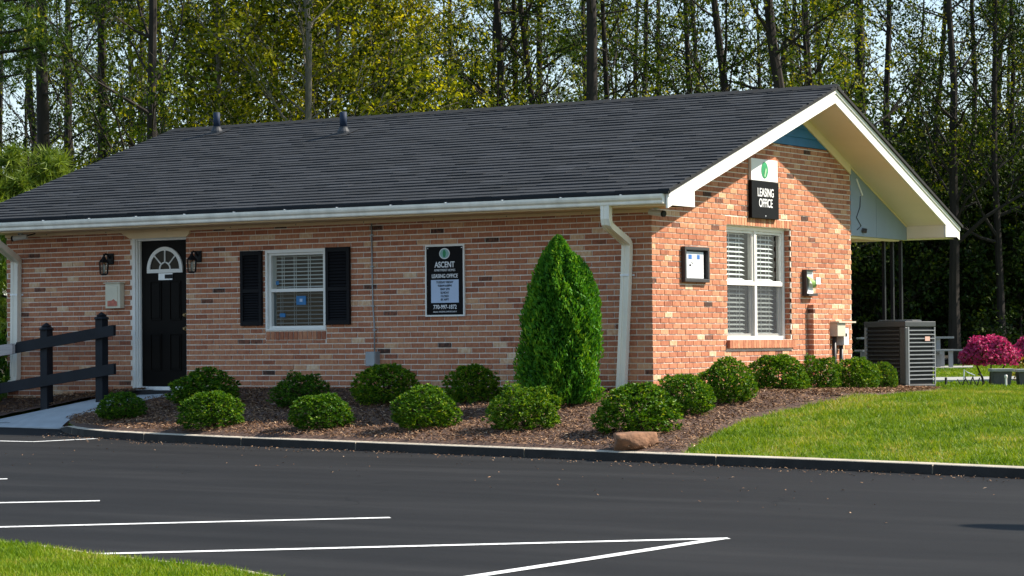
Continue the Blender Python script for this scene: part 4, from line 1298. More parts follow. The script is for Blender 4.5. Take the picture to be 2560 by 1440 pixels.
for k, s_ in enumerate(('TUESDAY FRIDAY', '9:00AM 6:00PM', '10AM 5PM', 'SUNDAY', 'CLOSED', 'BY APPT')):
    st(s_, 0.040, 1.328 - 0.043 * k, 0.8, m_signblk, -0.0275)
st('770-997-1872', 0.072, 1.020, 0.86, bold=0.001)
st('EQUAL HOUSING OPPORTUNITY', 0.026, 0.962, 0.9)
for x, z in ((sx0 + 0.04, sz1 - 0.04), (sx1 - 0.04, sz1 - 0.04)):
    mb = MB(); mb.tube([(x, -0.026, z), (x, -0.022, z)], 0.007, 8); sgp(mb, 'screw', m_alu)

# gable sign
s2 = thing('leasing_sign', 'tall two part sign reading leasing office above the gable window', 'sign', (0.005, 2.9, 2.1))
I4 = Matrix.Translation((-0.005, -2.9, -2.1))
gy0, gy1 = 2.52, 3.285
mb = MB(); mb.box(0.005, 0.055, gy0, gy1, 2.125, 2.60); o = mb.build('lower_board', m_signblk, s2, bevel=0.004); o.data.transform(I4)
mb = MB(); mb.box(0.005, 0.045, gy0 + 0.01, gy1 - 0.005, 2.605, 2.885); o = mb.build('upper_board', m_signwht, s2, bevel=0.003); o.data.transform(I4)
def ellg(cy_, cz, ry_, rz_, x, n=28):
    m_ = MB(); m_.v = [(x, cy_ + ry_ * math.cos(2 * math.pi * k / n), cz + rz_ * math.sin(2 * math.pi * k / n)) for k in range(n)] + [(x - 0.003, cy_ + ry_ * math.cos(2 * math.pi * k / n), cz + rz_ * math.sin(2 * math.pi * k / n)) for k in range(n)]
    m_.f = [tuple(range(n))] + [(k, n + k, n + (k + 1) % n, (k + 1) % n) for k in range(n)]; m_.mi = [0] * len(m_.f)
    return m_
o = ellg(2.905, 2.745, 0.095, 0.105, 0.049).build('logo_oval', m_leafgr, s2); o.data.transform(I4)
mb = MB()
for k in range(7):
    t = k / 6
    mb.v += [(0.0535, 2.88 + 0.05 * t, 2.665 + 0.11 * t + 0.02 * math.sin(3 * t)), (0.0535, 2.91 + 0.045 * t, 2.655 + 0.10 * t)]
mb.f = [(2 * i, 2 * i + 1, 2 * i + 3, 2 * i + 2) for i in range(6)]; mb.mi = [0] * 6
o = mb.build('logo_leaf', mat('logo_light_green', (0.30, 0.55, 0.30), 0.5), s2); o.data.transform(I4)
text('LEASING', 0.150, m_signwht, s2, I4 @ on_gable(2.905, 2.452, 0.057), 0.80, bold=0.002)
text('OFFICE', 0.150, m_signwht, s2, I4 @ on_gable(2.905, 2.318, 0.057), 0.80, bold=0.002)
mb = MB(); mb.tube([(0.055, 2.90, 2.16), (0.060, 2.90, 2.16)], 0.010, 8); o = mb.build('screw', m_alu, s2); o.data.transform(I4)

# framed notice
def gthing(name, label, cat, y, z, group=None):
    t = thing(name, label, cat, (0.005, y, z), 0, group)
    T = Matrix.Translation((-0.005, -y, -z))
    def P_(mb, nm, m, par=None, **k):
        o = mb.build(nm, m, par or t, **k); o.data.transform(T); return o
    return t, P_, T
t, P_, T = gthing('notice_frame', 'dark framed notice case on the sunlit gable between corner and window', 'notice board', 1.03, 1.28)
y0, y1, z0_, z1_ = 0.72, 1.355, 1.285, 1.715
mb = MB(); fw = 0.042
mb.box(0.005, 0.06, y0, y1, z1_ - fw, z1_); mb.box(0.005, 0.06, y0, y1, z0_, z0_ + fw); mb.box(0.005, 0.06, y0, y0 + fw, z0_ + fw, z1_ - fw); mb.box(0.005, 0.06, y1 - fw, y1, z0_ + fw, z1_ - fw)
P_(mb, 'frame', m_dark, bevel=0.006)
mb = MB(); mb.box(0.005, 0.012, y0 + fw, y1 - fw, z0_ + fw, z1_ - fw); P_(mb, 'backing', m_black)
mb = MB(); mb.box(0.013, 0.016, y0 + 0.055, y1 - 0.085, z0_ + 0.05, z1_ - 0.06); pp = P_(mb, 'poster', m_paper)
for ya_, yb_ in ((0.88, 0.965), (1.10, 1.175)):
    mb = MB(); mb.box(0.0165, 0.018, ya_, yb_, 1.565, 1.62); P_(mb, 'poster_heading', m_pblue)
mb = MB(); mb.box(0.0165, 0.0178, 0.966, 1.099, 1.567, 1.618); P_(mb, 'poster_heading', m_ltblue)
mb = MB()
mb.add([(0.0175, 0.94, 1.545), (0.0175, 0.97, 1.515), (0.0175, 1.03, 1.50), (0.0175, 0.98, 1.525)], [(0, 1, 2, 3)])
mb.add([(0.0175, 0.90, 1.475), (0.0175, 0.945, 1.48), (0.0175, 0.955, 1.50), (0.0175, 0.905, 1.505)], [(0, 1, 2, 3)])
P_(mb, 'poster_figure', m_signblk)
for k in range(4):
    mb = MB(); w = (0.10, 0.17, 0.17, 0.12)[k]
    mb.box(0.0165, 0.0175, 1.03 - w / 2 + 0.02, 1.03 + w / 2 + 0.02, 1.425 - 0.014 * k, 1.432 - 0.014 * k); P_(mb, 'print_line', m_lgrey)

# leaflet holder
t, P_, T = gthing('leaflet_box', 'narrow white leaflet box with a green leaflet near the gable rear corner', 'leaflet box', 4.2, 1.15)
y0, y1, z0_, z1_ = 4.055, 4.35, 1.155, 1.50
mb = MB(); mb.box(0.005, 0.02, y0, y1, z0_, z1_); mb.box(0.02, 0.07, y0, y0 + 0.012, z0_, z1_); mb.box(0.02, 0.07, y0 + 0.012, y1, z1_ - 0.012, z1_)
P_(mb, 'case', m_dark)
mb = MB(); mb.box(0.0205, 0.026, y0 + 0.02, y1 - 0.01, z0_ + 0.012, z1_ - 0.02); P_(mb, 'white_back', m_signwht)
mb = MB(); mb.box(0.03, 0.09, y0 + 0.02, y1, z0_ - 0.0, z0_ + 0.03); P_(mb, 'tray', m_dark)
mb = MB()
for k in range(9):
    t_ = k / 8; a = 0.3 + 1.5 * t_
    mb.v += [(0.028 + 0.05 * math.sin(2.6 * t_), 4.13 + 0.14 * t_ ** 1.5, 1.42 - 0.16 * t_), (0.034 + 0.06 * math.sin(2.6 * t_), 4.26 + 0.08 * t_, 1.40 - 0.13 * t_)]
mb.f = [(2 * i, 2 * i + 1, 2 * i + 3, 2 * i + 2) for i in range(8)]; mb.mi = [0] * 8
P_(mb, 'leaflet', m_broch)
mb = MB()
for k in range(9):
    t_ = k / 8
    mb.v += [(0.029, 4.10 - 0.02 * math.sin(3 * t_) + 0.03 * t_, 1.42 - 0.24 * t_), (0.030, 4.15 + 0.05 * math.sin(3.1 * t_) + 0.0 * t_, 1.42 - 0.22 * t_)]
mb.f = [(2 * i, 2 * i + 1, 2 * i + 3, 2 * i + 2) for i in range(8)]; mb.mi = [0] * 8
P_(mb, 'dark_leaflet', m_dark)
mb = MB(); mb.box(0.092, 0.096, 4.29, 4.42, 1.31, 1.40); mb.box(0.06, 0.092, 4.29, 4.30, 1.33, 1.37); P_(mb, 'spare_leaflet', m_paper)

# electric meter box with conduits
t, P_, T = gthing('electric_meter', 'tan electric meter box with two pipes low on the gable', 'electric meter', 4.95, 0.3)
mb = MB(); mb.box(0.01, 0.16, 4.80, 5.05, 0.62, 0.80); P_(mb, 'meter_cabinet', m_tan, bevel=0.006)
mb = MB(); mb.box(0.0, 0.19, 4.78, 5.32, 0.801, 0.822); P_(mb, 'rain_cap', m_tan)
mb = MB(); mb.box(0.02, 0.13, 5.06, 5.22, 0.50, 0.74); P_(mb, 'switch_box', m_lgrey, bevel=0.005)
mb = MB(); mb.box(0.131, 0.136, 5.11, 5.15, 0.62, 0.66); P_(mb, 'switch', m_black)
for y in (4.90, 5.12):
    mb = MB(); mb.tube([(0.06, y, 0.62 if y < 5 else 0.50), (0.06, y, 0.15), (0.06, y + 0.02, -0.15)], 0.028, 10); P_(mb, 'conduit', m_dark, smooth=True)

# front-wall things
def fthing(name, label, cat, x, z, group=None):
    t = thing(name, label, cat, (x, -0.005, z), 0, group)
    T = Matrix.Translation((-x, 0.005, -z))
    def P_(mb, nm, m, par=None, **k):
        o = mb.build(nm, m, par or t, **k); o.data.transform(T); return o
    return t, P_, T
def lantern(x, z, label):
    t, P_, T = fthing('wall_lantern', label, 'wall lamp', x, z, 'wall lanterns either side of the door')
    mb = MB(); mb.box(x - 0.055, x + 0.055, -0.03, -0.005, z + 0.02, z + 0.17); P_(mb, 'back_plate', m_black, bevel=0.006)
    mb = MB(); mb.tube([(x, -0.03, z + 0.10), (x, -0.07, z + 0.15), (x, -0.12, z + 0.16), (x, -0.15, z + 0.13)], 0.013, 8); P_(mb, 'arm', m_black)
    cy_ = -0.15
    mb = MB(); mb.lathe([(0.015, 0.13), (0.03, 0.10), (0.075, 0.05), (0.07, 0.045)], (x, cy_, z), 6); mb.lathe([(0.010, 0.16), (0.014, 0.15), (0.008, 0.13)][::-1], (x, cy_, z), 6); P_(mb, 'roof_cap', m_black)
    mb = MB(); mb.lathe([(0.03, -0.13), (0.055, -0.115), (0.055, -0.105)], (x, cy_, z), 6)
    for k in range(6):
        a = 2 * math.pi * k / 6
        mb.tube([(x + 0.055 * math.cos(a), cy_ + 0.055 * math.sin(a), z - 0.108), (x + 0.066 * math.cos(a), cy_ + 0.066 * math.sin(a), z + 0.047)], 0.006, 4)
    P_(mb, 'cage', m_black)
    mb = MB()
    for k in range(6):
        a, a2 = 2 * math.pi * k / 6, 2 * math.pi * (k + 1) / 6
        mb.add([(x + 0.052 * math.cos(a), cy_ + 0.052 * math.sin(a), z - 0.104), (x + 0.052 * math.cos(a2), cy_ + 0.052 * math.sin(a2), z - 0.104), (x + 0.063 * math.cos(a2), cy_ + 0.063 * math.sin(a2), z + 0.044), (x + 0.063 * math.cos(a), cy_ + 0.063 * math.sin(a), z + 0.044)], [(0, 1, 2, 3)])
    P_(mb, 'glass', m_glass2)
    mb = MB(); mb.lathe([(0.018, -0.10), (0.018, 0.0), (0.008, 0.02)], (x, cy_, z), 10); P_(mb, 'lamp', m_candle, smooth=True)
lantern(-8.36, 1.66, 'black wall lantern above the cream letterbox')
lantern(-6.84, 1.655, 'black wall lantern between the door and the window shutter')
t, P_, T = fthing('letterbox', 'cream wall letterbox with a faded red lower corner beside the door frame', 'letterbox', -8.255, 1.08)
mb = MB(); mb.box(-8.385, -8.125, -0.10, -0.005, 1.085, 1.42); P_(mb, 'body', m_mail, bevel=0.008)
mb = MB(); mb.prism([(-0.12, 1.421), (-0.005, 1.421), (-0.005, 1.445), (-0.12, 1.432)], 0, -8.40, -8.11); P_(mb, 'lid', m_mail)
mb = MB(); mb.box(-8.345, -8.165, -0.106, -0.1005, 1.11, 1.385); P_(mb, 'front_panel', m_mail, bevel=0.003)
mb = MB()
rp = [(-8.34, 1.115), (-8.17, 1.115), (-8.17, 1.175), (-8.20, 1.185), (-8.23, 1.21), (-8.27, 1.19), (-8.34, 1.185)]
mb.prism(rp, 1, -0.108, -0.1065); P_(mb, 'red_patch', m_red)
t, P_, T = fthing('junction_box', 'grey utility box with a thin pipe running up to the eaves', 'utility box', -3.975, 0.29)
mb = MB(); mb.box(-4.075, -3.925, -0.115, -0.005, 0.29, 0.475); P_(mb, 'box', m_grey, bevel=0.006)
mb = MB(); mb.box(-4.07, -3.935, -0.122, -0.116, 0.297, 0.468); P_(mb, 'cover', m_grey, bevel=0.003)
mb = MB(); mb.tube([(-3.985, -0.04, 0.475), (-4.0, -0.02, 0.8), (-4.022, -0.015, 1.05), (-4.028, -0.015, 1.3), (-4.035, -0.015, 2.10)], 0.009, 8); P_(mb, 'thin_pipe', m_grey, smooth=True)
for z in (0.75, 1.05, 1.55, 1.95):
    mb = MB(); xz = np.interp(z, [0.475, 0.8, 1.05, 2.1], [-3.985, -4.0, -4.022, -4.035]); mb.box(xz - 0.025, xz + 0.025, -0.028, -0.005, z - 0.008, z + 0.008); P_(mb, 'pipe_clip', m_grey)
# security cameras under the front soffit
def cctv(x, y, yaw, label):
    t = thing('security_camera', label, 'camera', (x, y, 2.138), yaw, 'cameras under the front eaves')
    mb = MB(); mb.lathe([(0.035, -0.012), (0.035, 0.0)], (0, 0, 0), 12); mb.tube([(0, 0, -0.01), (0, 0, -0.05)], 0.012, 6); mb.build('mount', m_lgrey, t)
    mb = MB(); mb.tube([(-0.10, 0, -0.045), (0.10, 0, -0.072)], 0.036, 12); mb.build('housing', m_lgrey, t, smooth=False)
    mb = MB(); mb.tube([(0.10, 0, -0.072), (0.125, 0, -0.075)], [0.040, 0.038], 12); mb.build('lens_hood', m_black, t)
cctv(0.14, -0.13, math.radians(-12), 'pale bullet camera under the eaves at the gable corner')
cctv(-9.75, -0.28, math.radians(200), 'small dark camera under the eaves at the downspout end')
mb = MB(); mb.tube([(-9.95, -0.1, 2.132), (-9.75, -0.2, 2.12), (-9.72, -0.26, 2.09), (-9.55, -0.2, 2.13)], 0.009, 6); o = mb.build('loose_cable', m_black, office)

# ==================================================================== ramp fence
fn = thing('ramp_fence', 'dark painted two rail fence with capped posts along the ramp', 'fence', (-9.0, -0.5, -0.2))
FT = Matrix.Translation((9.0, 0.5, 0.2))
def fp(mb, nm, m, **k):
    o = mb.build(nm, m, fn, **k); o.data.transform(FT); return o
for x, zb_, zt_ in ((-8.10, -0.25, 0.93), (-9.08, -0.35, 0.80), (-10.25, -0.6, 0.63)):
    mb = MB(); w = 0.062
    mb.box(x - w, x + w, -0.5 - w, -0.5 + w, zb_, zt_); fp(mb, 'post', m_fence, bevel=0.006)
    mb = MB(); mb.lathe([(0.092, 0.0), (0.10, 0.012), (0.092, 0.03), (0.062, 0.045), (0.07, 0.055), (0.03, 0.085), (0.004, 0.10)], (x, -0.5, zt_), 8)
    fp(mb, 'post_cap', m_fence)
def rail(xa_, xb_, za_, zb_, h, y0_, y1_, m, bev=0.0, lab=None):
    mb = MB()
    mb.prism([(xa_, za_ - h / 2), (xb_, zb_ - h / 2), (xb_ , zb_ + h / 2), (xa_ + bev, za_ + h / 2 + bev * 0.14)], 1, y0_, y1_)
    o = fp(mb, 'rail', m, bevel=0.004)
    if lab: o['label'] = lab
rail(-9.62, -7.80, 0.555, 0.785, 0.135, -0.612, -0.5635, m_fence, 0.10)
rail(-9.93, -7.80, 0.0, 0.275, 0.135, -0.612, -0.5635, m_fence, 0.08)
rail(-10.9, -9.55, 0.40, 0.555, 0.135, -0.665, -0.6135, m_pale, 0.10, 'pale rail with a slanted end')
rail(-10.9, -9.88, -0.16, -0.005, 0.135, -0.665, -0.6135, m_pale, 0.08, 'pale rail with a slanted end')

# ==================================================================== boxwoods, arborvitae
def mound(seed, n, ln, wd, flat=0.85, lump=0.22, spike=1.0):
    """leaf shell: whorls of long leaves pointing outwards from many twig tips"""
    R = np.random.default_rng(seed)
    nt_ = n // 7
    d = unit(R.normal(size=(nt_, 3)))
    d[:, 2] = np.where(d[:, 2] < -0.8, -d[:, 2], d[:, 2])
    ph = R.uniform(0, 6.28, 12); K = R.normal(0, 3.6, (12, 3))
    lum = sum(np.sin(d @ K[i] + ph[i]) for i in range(12)) / 12 * 1.8
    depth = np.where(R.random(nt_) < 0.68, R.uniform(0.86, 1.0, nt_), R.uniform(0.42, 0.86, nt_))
    r = depth * (0.94 + lump * lum)
    tip = d * r[:, None]
    tip[:, 2] = np.where(tip[:, 2] < 0, tip[:, 2] * 0.80, tip[:, 2])
    lowr = np.clip(-tip[:, 2] / 0.8, 0, 1)[:, None]
    tip[:, :2] *= 1 + 0.22 * lowr * (1 - 0.3 * lowr)
    ax = unit(d * 0.9 + np.array([0, 0, 0.45]) + 0.35 * R.normal(size=(nt_, 3)))
    T = np.repeat(tip, 7, 0); AX = np.repeat(ax, 7, 0)
    m_ = len(T)
    a = unit(AX + 0.75 * spike * R.normal(size=(m_, 3)))
    C = T + a * ln * 0.42
    N = AX + 0.35 * R.normal(size=(m_, 3))
    N = unit(N - (N * a).sum(1)[:, None] * a)
    V = leaves(C, N, ln, wd, R, up=a * 6)
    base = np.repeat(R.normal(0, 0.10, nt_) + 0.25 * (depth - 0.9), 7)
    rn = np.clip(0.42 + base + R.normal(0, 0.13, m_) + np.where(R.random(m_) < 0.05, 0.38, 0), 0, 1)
    return V, rn
bx_me = []
for k in range(5):
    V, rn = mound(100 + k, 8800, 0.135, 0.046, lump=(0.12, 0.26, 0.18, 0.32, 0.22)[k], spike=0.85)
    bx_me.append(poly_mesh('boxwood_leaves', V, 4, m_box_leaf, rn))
stm = MB()
Rs = np.random.default_rng(8)
for k in range(12):
    d = unit(np.array([Rs.normal(), Rs.normal(), 1.1]))
    stm.tube([(0, 0, -0.62), tuple(d * 0.25 + np.array([0, 0, -0.35])), tuple(d * 0.8)], [0.03, 0.022, 0.008], 5)
stem_me = stm.mesh('stems', m_stem)
BUSH = [(-6.20, -2.30, 0.32, 0.35, 'lowest boxwood standing nearest the concrete ramp'),
        (-5.63, -1.40, 0.49, 0.46, 'wide dark boxwood against the wall beside the door'),
        (-4.14, -3.10, 0.42, 0.44, 'kerbside boxwood just in front of the one beside the door'),
        (-4.02, -1.50, 0.35, 0.41, 'dark boxwood against the wall under the shuttered window'),
        (-2.48, -3.20, 0.40, 0.41, 'sun flecked kerbside boxwood in front of the window'),
        (-2.95, -1.30, 0.42, 0.50, 'tall dark boxwood under the grey utility box'),
        (-1.07, -3.20, 0.41, 0.46, 'bright kerbside boxwood below the tall black sign'),
        (-1.82, -1.10, 0.37, 0.47, 'dark boxwood at the wall just beside the arborvitae'),
        (0.22, -3.20, 0.41, 0.47, 'sunlit kerbside boxwood directly in front of the arborvitae'),
        (1.64, -3.35, 0.47, 0.53, 'largest sunlit boxwood behind the brown boulder'),
        (1.47, -2.00, 0.38, 0.46, 'sunlit boxwood between the boulder shrub and the gable corner'),
        (1.47, -1.00, 0.38, 0.49, 'boxwood below the framed notice on the gable'),
        (1.17, 0.90, 0.42, 0.46, 'broad boxwood below the gable window'),
        (1.00, 2.45, 0.30, 0.42, 'boxwood below the leaflet box on the gable'),
        (1.22, 3.05, 0.33, 0.43, 'boxwood below the electric meter'),
        (1.23, 3.90, 0.19, 0.37, 'smallest boxwood, next to the air conditioner')]
for k, (x, y, r, h, lab) in enumerate(BUSH):
    zg = float(g(x, y))
    hb = h * 1.0
    t = thing('boxwood', lab, 'shrub', (x, y, zg), random.uniform(0, 6.28), 'boxwoods in the mulch bed')
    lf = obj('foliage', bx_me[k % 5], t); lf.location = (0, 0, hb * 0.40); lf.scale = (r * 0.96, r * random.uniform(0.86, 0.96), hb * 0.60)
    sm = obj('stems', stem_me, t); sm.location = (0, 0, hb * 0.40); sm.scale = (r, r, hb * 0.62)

# arborvitae: teardrop of upright sprays
arb = thing('arborvitae', 'tall teardrop arborvitae standing by the wall next to the downspout', 'conifer', (-0.41, -1.45, float(g(-0.41, -1.45))))
R = np.random.default_rng(44)
n = 30000
t_ = R.beta(1.15, 1.25, n)
H_ = 1.90
prof = np.interp(t_, [0, 0.06, 0.2, 0.4, 0.55, 0.70, 0.85, 0.93, 0.975, 1.0], [0.86, 0.96, 1.0, 0.98, 0.91, 0.74, 0.46, 0.26, 0.14, 0.04]) * 0.425
az = R.uniform(0, 2 * math.pi, n)
lumps = 0.97 + 0.08 * np.sin(az * 5 + t_ * 9) + 0.07 * np.sin(az * 11 - t_ * 23) + 0.06 * np.sin(az * 3 + 17 * t_) + 0.06 * np.sin(az * 19 + t_ * 41)
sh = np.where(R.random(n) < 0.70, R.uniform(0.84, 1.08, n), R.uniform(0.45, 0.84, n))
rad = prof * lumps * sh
C = np.stack([np.cos(az) * rad, np.sin(az) * rad, 0.06 + t_ * H_], 1)
out = np.stack([np.cos(az), np.sin(az), np.zeros(n)], 1)
tw = R.normal(0, 1.0, n)[:, None]
tang = np.stack([-np.sin(az), np.cos(az), np.zeros(n)], 1)
V = leaves(C, out * 0.5 + tang * tw + 0.25 * R.normal(size=(n, 3)), 0.062, 0.022, R, up=np.array([0, 0, 1.0]) + 0.7 * out)
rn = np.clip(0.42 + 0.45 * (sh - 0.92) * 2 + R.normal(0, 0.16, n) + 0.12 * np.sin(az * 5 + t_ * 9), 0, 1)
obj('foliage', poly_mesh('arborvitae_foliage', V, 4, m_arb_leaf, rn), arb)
V2 = [ ]
mb = MB(); mb.tube([(0, 0, -0.1), (0.01, 0, 0.8), (0, 0.01, 1.7)], [0.05, 0.035, 0.01], 8)
for k in range(30):
    a = random.uniform(0, 6.28); zz = random.uniform(0.1, 1.5); l = 0.34 * (1 - zz / 2.1)
    mb.tube([(0, 0, zz), (l * math.cos(a), l * math.sin(a), zz + 0.22)], [0.012, 0.004], 4, cap=False)
mb.build('trunk', m_stem, arb)
# second narrower leader showing behind the tip
# (a smaller darker head beside the main tip)
n = 9000
t_ = R.beta(1.2, 1.3, n); az = R.uniform(0, 2 * math.pi, n)
prof = np.interp(t_, [0, 0.3, 0.6, 0.85, 0.95, 1.0], [0.9, 1.0, 0.86, 0.55, 0.28, 0.05]) * 0.32
sh = np.where(R.random(n) < 0.75, R.uniform(0.86, 1.05, n), R.uniform(0.4, 0.86, n))
rad = prof * sh * (1 + 0.12 * np.sin(az * 5 + 8 * t_))
C = np.stack([0.13 + np.cos(az) * rad, 0.06 + np.sin(az) * rad, 0.60 + t_ * 1.17], 1)
out = np.stack([np.cos(az), np.sin(az), np.zeros(n)], 1); tang = np.stack([-np.sin(az), np.cos(az), np.zeros(n)], 1)
V = leaves(C, out * 0.5 + tang * R.normal(0, 1, n)[:, None] + 0.25 * R.normal(size=(n, 3)), 0.062, 0.022, R, up=np.array([0, 0, 1.0]) + 0.7 * out)
obj('second_head', poly_mesh('arborvitae_head', V, 4, m_arb_leaf, np.clip(0.38 + R.normal(0, 0.15, n), 0, 1)), arb)

# leafy shrub at the far end of the wall
def loose_shrub(name, lab, loc, rx, ry, rz, n, lm, ln, wd, seed, cat='shrub', group=None):
    R = np.random.default_rng(seed)
    t = thing(name, lab, cat, loc, 0, group)
    V, rn = mound(seed, n, ln, wd, lump=0.3)
    V = V.copy()
    o = obj('foliage', poly_mesh(name + '_foliage', V, 4, lm, rn), t); o.location = (0, 0, rz * 0.8); o.scale = (rx, ry, rz)
    s_ = obj('stems', stem_me, t); s_.location = (0, 0, rz * 0.8); s_.scale = (rx * 0.8, ry * 0.8, rz * 1.2)
    return t
loose_shrub('laurel_shrub', 'yellow tipped leafy shrub at the far wall end behind the fence', (-10.55, -0.15, -0.3), 0.42, 0.42, 0.62, 2600, m_box_leaf, 0.17, 0.065, 61)

# boulder by the kerb
def rock_bm(seed, sx, sy, sz):
    R = np.random.default_rng(seed)
    bm = bmesh.new()
    bmesh.ops.create_icosphere(bm, subdivisions=4, radius=1)
    K = R.normal(0, 1.9, (8, 3)); ph = R.uniform(0, 6.28, 8)
    pl = unit(R.normal(size=(7, 3)) * np.array([1, 1, 0.5])); po = R.uniform(0.60, 0.80, 7)
    for v in bm.verts:
        c = np.array(v.co)
        c = np.sign(c) * np.abs(c) ** 0.75
        for q, o_ in zip(pl, po):
            s_ = c @ q
            if s_ > o_: c = c - q * (s_ - o_) * 0.85
        c = c * (1 + 0.05 * sum(np.sin(c @ K[i] * 2.2 + ph[i]) for i in range(8)) / 2 + 0.02 * math.sin(c[0] * 17 + c[2] * 13) * math.sin(c[1] * 19))
        if c[2] > 0.66: c[2] = 0.66 + (c[2] - 0.66) * 0.25
        v.co = (c[0] * sx, c[1] * sy, c[2] * sz)
    me = bpy.data.meshes.new('boulder'); bm.to_mesh(me); bm.free()
    me.materials.append(m_rock)
    me.polygons.foreach_set('use_smooth', [True] * len(me.polygons))
    return me
rk = obj('boulder', rock_bm(5, 0.245, 0.20, 0.115)); rk.location = (2.22, -4.44, float(g(2.22, -4.44)) + 0.08); rk.rotation_euler = (0.03, -0.04, 0.6)
tag(rk, 'flat topped rusty brown boulder on the bed beside the kerb', 'boulder')

# ==================================================================== air conditioner
AX, AY, AZ = 0.26, 6.62, -0.17
RZ_AC = math.radians(-13)
pad = MB(); pad.box(-0.46, 0.62, -0.46, 0.46, -0.10, 0.05)
po_ = pad.build('concrete_pad', m_stonet, None, bevel=0.008); po_.location = (AX, AY, AZ + 0.01); po_.rotation_euler = (0, 0, RZ_AC)
tag(po_, 'pale concrete slab under the air conditioner', 'slab')
ac = thing('air_conditioner', 'dark louvred outdoor air conditioner beside the gable', 'air conditioner', (AX, AY, AZ + 0.06), RZ_AC)
h2, HA = 0.35, 0.93
mb = MB(); mb.box(-h2 + 0.03, h2 - 0.03, -h2 + 0.03, h2 - 0.03, 0.05, HA - 0.05); mb.build('coil', m_core, ac)
mb = MB(); mb.box(-h2, h2, -h2, h2, 0.0, 0.06); mb.build('base_pan', m_ac, ac, bevel=0.01)
mb = MB(); mb.box(-h2 - 0.005, h2 + 0.005, -h2 - 0.005, h2 + 0.005, HA - 0.075, HA); mb.lathe([(0.30, 0.0), (0.30, 0.02), (0.27, 0.024)], (0, 0, HA), 20); mb.build('top_cover', m_ac, ac, bevel=0.008)
mb = MB(); mb.box(h2 - 0.10, h2 + 0.002, -h2 - 0.002, -h2 + 0.085, 0.061, HA - 0.076); mb.build('corner_post', m_ac, ac, bevel=0.015)
mb = MB(); mb.box(h2 - 0.002, h2 + 0.006, -h2 + 0.06, -h2 + 0.087, 0.062, HA - 0.077); mb.build('corner_trim', m_acl, ac)
for (x0_, x1_, y0_, y1_) in ((-h2, -h2 + 0.035, -h2, -h2 + 0.035), (h2 - 0.02, h2, h2 - 0.02, h2), (-h2, -h2 + 0.035, h2 - 0.035, h2)):
    mb = MB(); mb.box(x0_, x1_, y0_, y1_, 0.061, HA - 0.076); mb.build('corner_post', m_acl, ac)
NL = 13
for k in range(NL):
    z = 0.10 + (HA - 0.2) * (k + 0.5) / NL
    mb = MB(); mb.prism([(-h2 - 0.002, z - 0.006), (-h2 + 0.028, z + 0.004), (-h2 + 0.028, z + 0.014), (-h2 - 0.002, z + 0.006)], 0, -h2 + 0.036, h2 - 0.101); mb.build('louvre', m_ac, ac)  # shaded side: louvres coloured darker
    mb = MB(); mb.prism([(h2 - 0.028, z + 0.004), (h2 + 0.002, z - 0.004), (h2 + 0.002, z + 0.009), (h2 - 0.028, z + 0.012)], 1, -h2 + 0.088, h2 - 0.021)
    # swap to run along y
    mb.v = [(u, v_, w_) for (u, v_, w_) in mb.v]
    mb.build('louvre', m_acl, ac)  # sunlit side: louvres coloured paler
mb = MB(); mb.box(h2 + 0.003, h2 + 0.007, 0.10, 0.21, 0.66, 0.72); mb.build('warning_sticker', mat('pink_sticker', (0.60, 0.36, 0.30), 0.6), ac)

# ==================================================================== garden end: path, seats, flowers, table
def spot(px, D, z=None):
    """ground position D metres down the view axis in photo column px"""
    l = (px - 1280) / FPX * D
    x = CAM[0] + FW[0] * D + RT[0] * l; y = CAM[1] + FW[1] * D + RT[1] * l
    return x, y, (float(g(x, y)) if z is None else z)
VA = math.atan2(RT[1], RT[0])       # direction across the view
mb = MB()
pts = [spot(px, D)[:2] for px, D in ((2290, 44.0), (2480, 44.0), (2700, 44.5), (2900, 45), (2900, 48.2), (2700, 47.6), (2480, 47.0), (2290, 46.8))]
mb.v = [(x, y, float(g(x, y)) + 0.03) for x, y in pts] + [(x, y, float(g(x, y)) - 0.1) for x, y in pts]
mb.f = [(0, 1, 6, 7), (1, 2, 5, 6), (2, 3, 4, 5)] + [(i, (i + 1) % 8, 8 + (i + 1) % 8, 8 + i) for i in range(8)]; mb.mi = [0] * len(mb.f)
tag(mb.build('garden_path', m_stonet), 'pale concrete path behind the lawn', None, None, 'structure')
for px, lab in ((2500, 'square cast stone seat under the pink azalea'), (2563, 'cast stone seat at the picture edge beside the golden shrub')):
    x, y, z = spot(px, 39.6)
    t = thing('stone_seat', lab, 'stone seat', (x, y, z), VA, 'cast stone seats by the path')
    mb = MB(); mb.box(-0.17, 0.17, -0.17, 0.17, 0.215, 0.26); mb.build('slab_top', m_stonet, t, bevel=0.006)
    mb = MB(); mb.add([(-0.12, -0.12, -0.05), (0.12, -0.12, -0.05), (0.12, 0.12, -0.05), (-0.12, 0.12, -0.05), (-0.145, -0.14, 0.214), (0.145, -0.14, 0.214), (0.145, 0.14, 0.214), (-0.145, 0.14, 0.214)],
           [(0, 3, 2, 1), (4, 5, 6, 7), (0, 1, 5, 4), (1, 2, 6, 5), (2, 3, 7, 6), (3, 0, 4, 7)]); mb.build('pedestal', m_stone, t, bevel=0.005)
x, y, z = spot(2512, 38.6)
mb = MB(); mb.lathe([(0.016, -0.05), (0.016, 0.13), (0.024, 0.135), (0.024, 0.165), (0.015, 0.175)], (0, 0, 0), 10)
o = mb.build('standpipe', m_white, None, loc=(x, y, z)); tag(o, 'short white capped pipe in front of the stone seat', 'pipe')
x, y, z = spot(2362, 38.2)
mb = MB(); mb.box(-0.014, 0.014, -0.014, 0.014, -0.05, 0.13)
o = mb.build('stake', m_dark, None, loc=(x, y, z)); tag(o, 'short dark stake in the grass beside the concrete slab', 'stake')
x, y, z = spot(2425, 38.4)
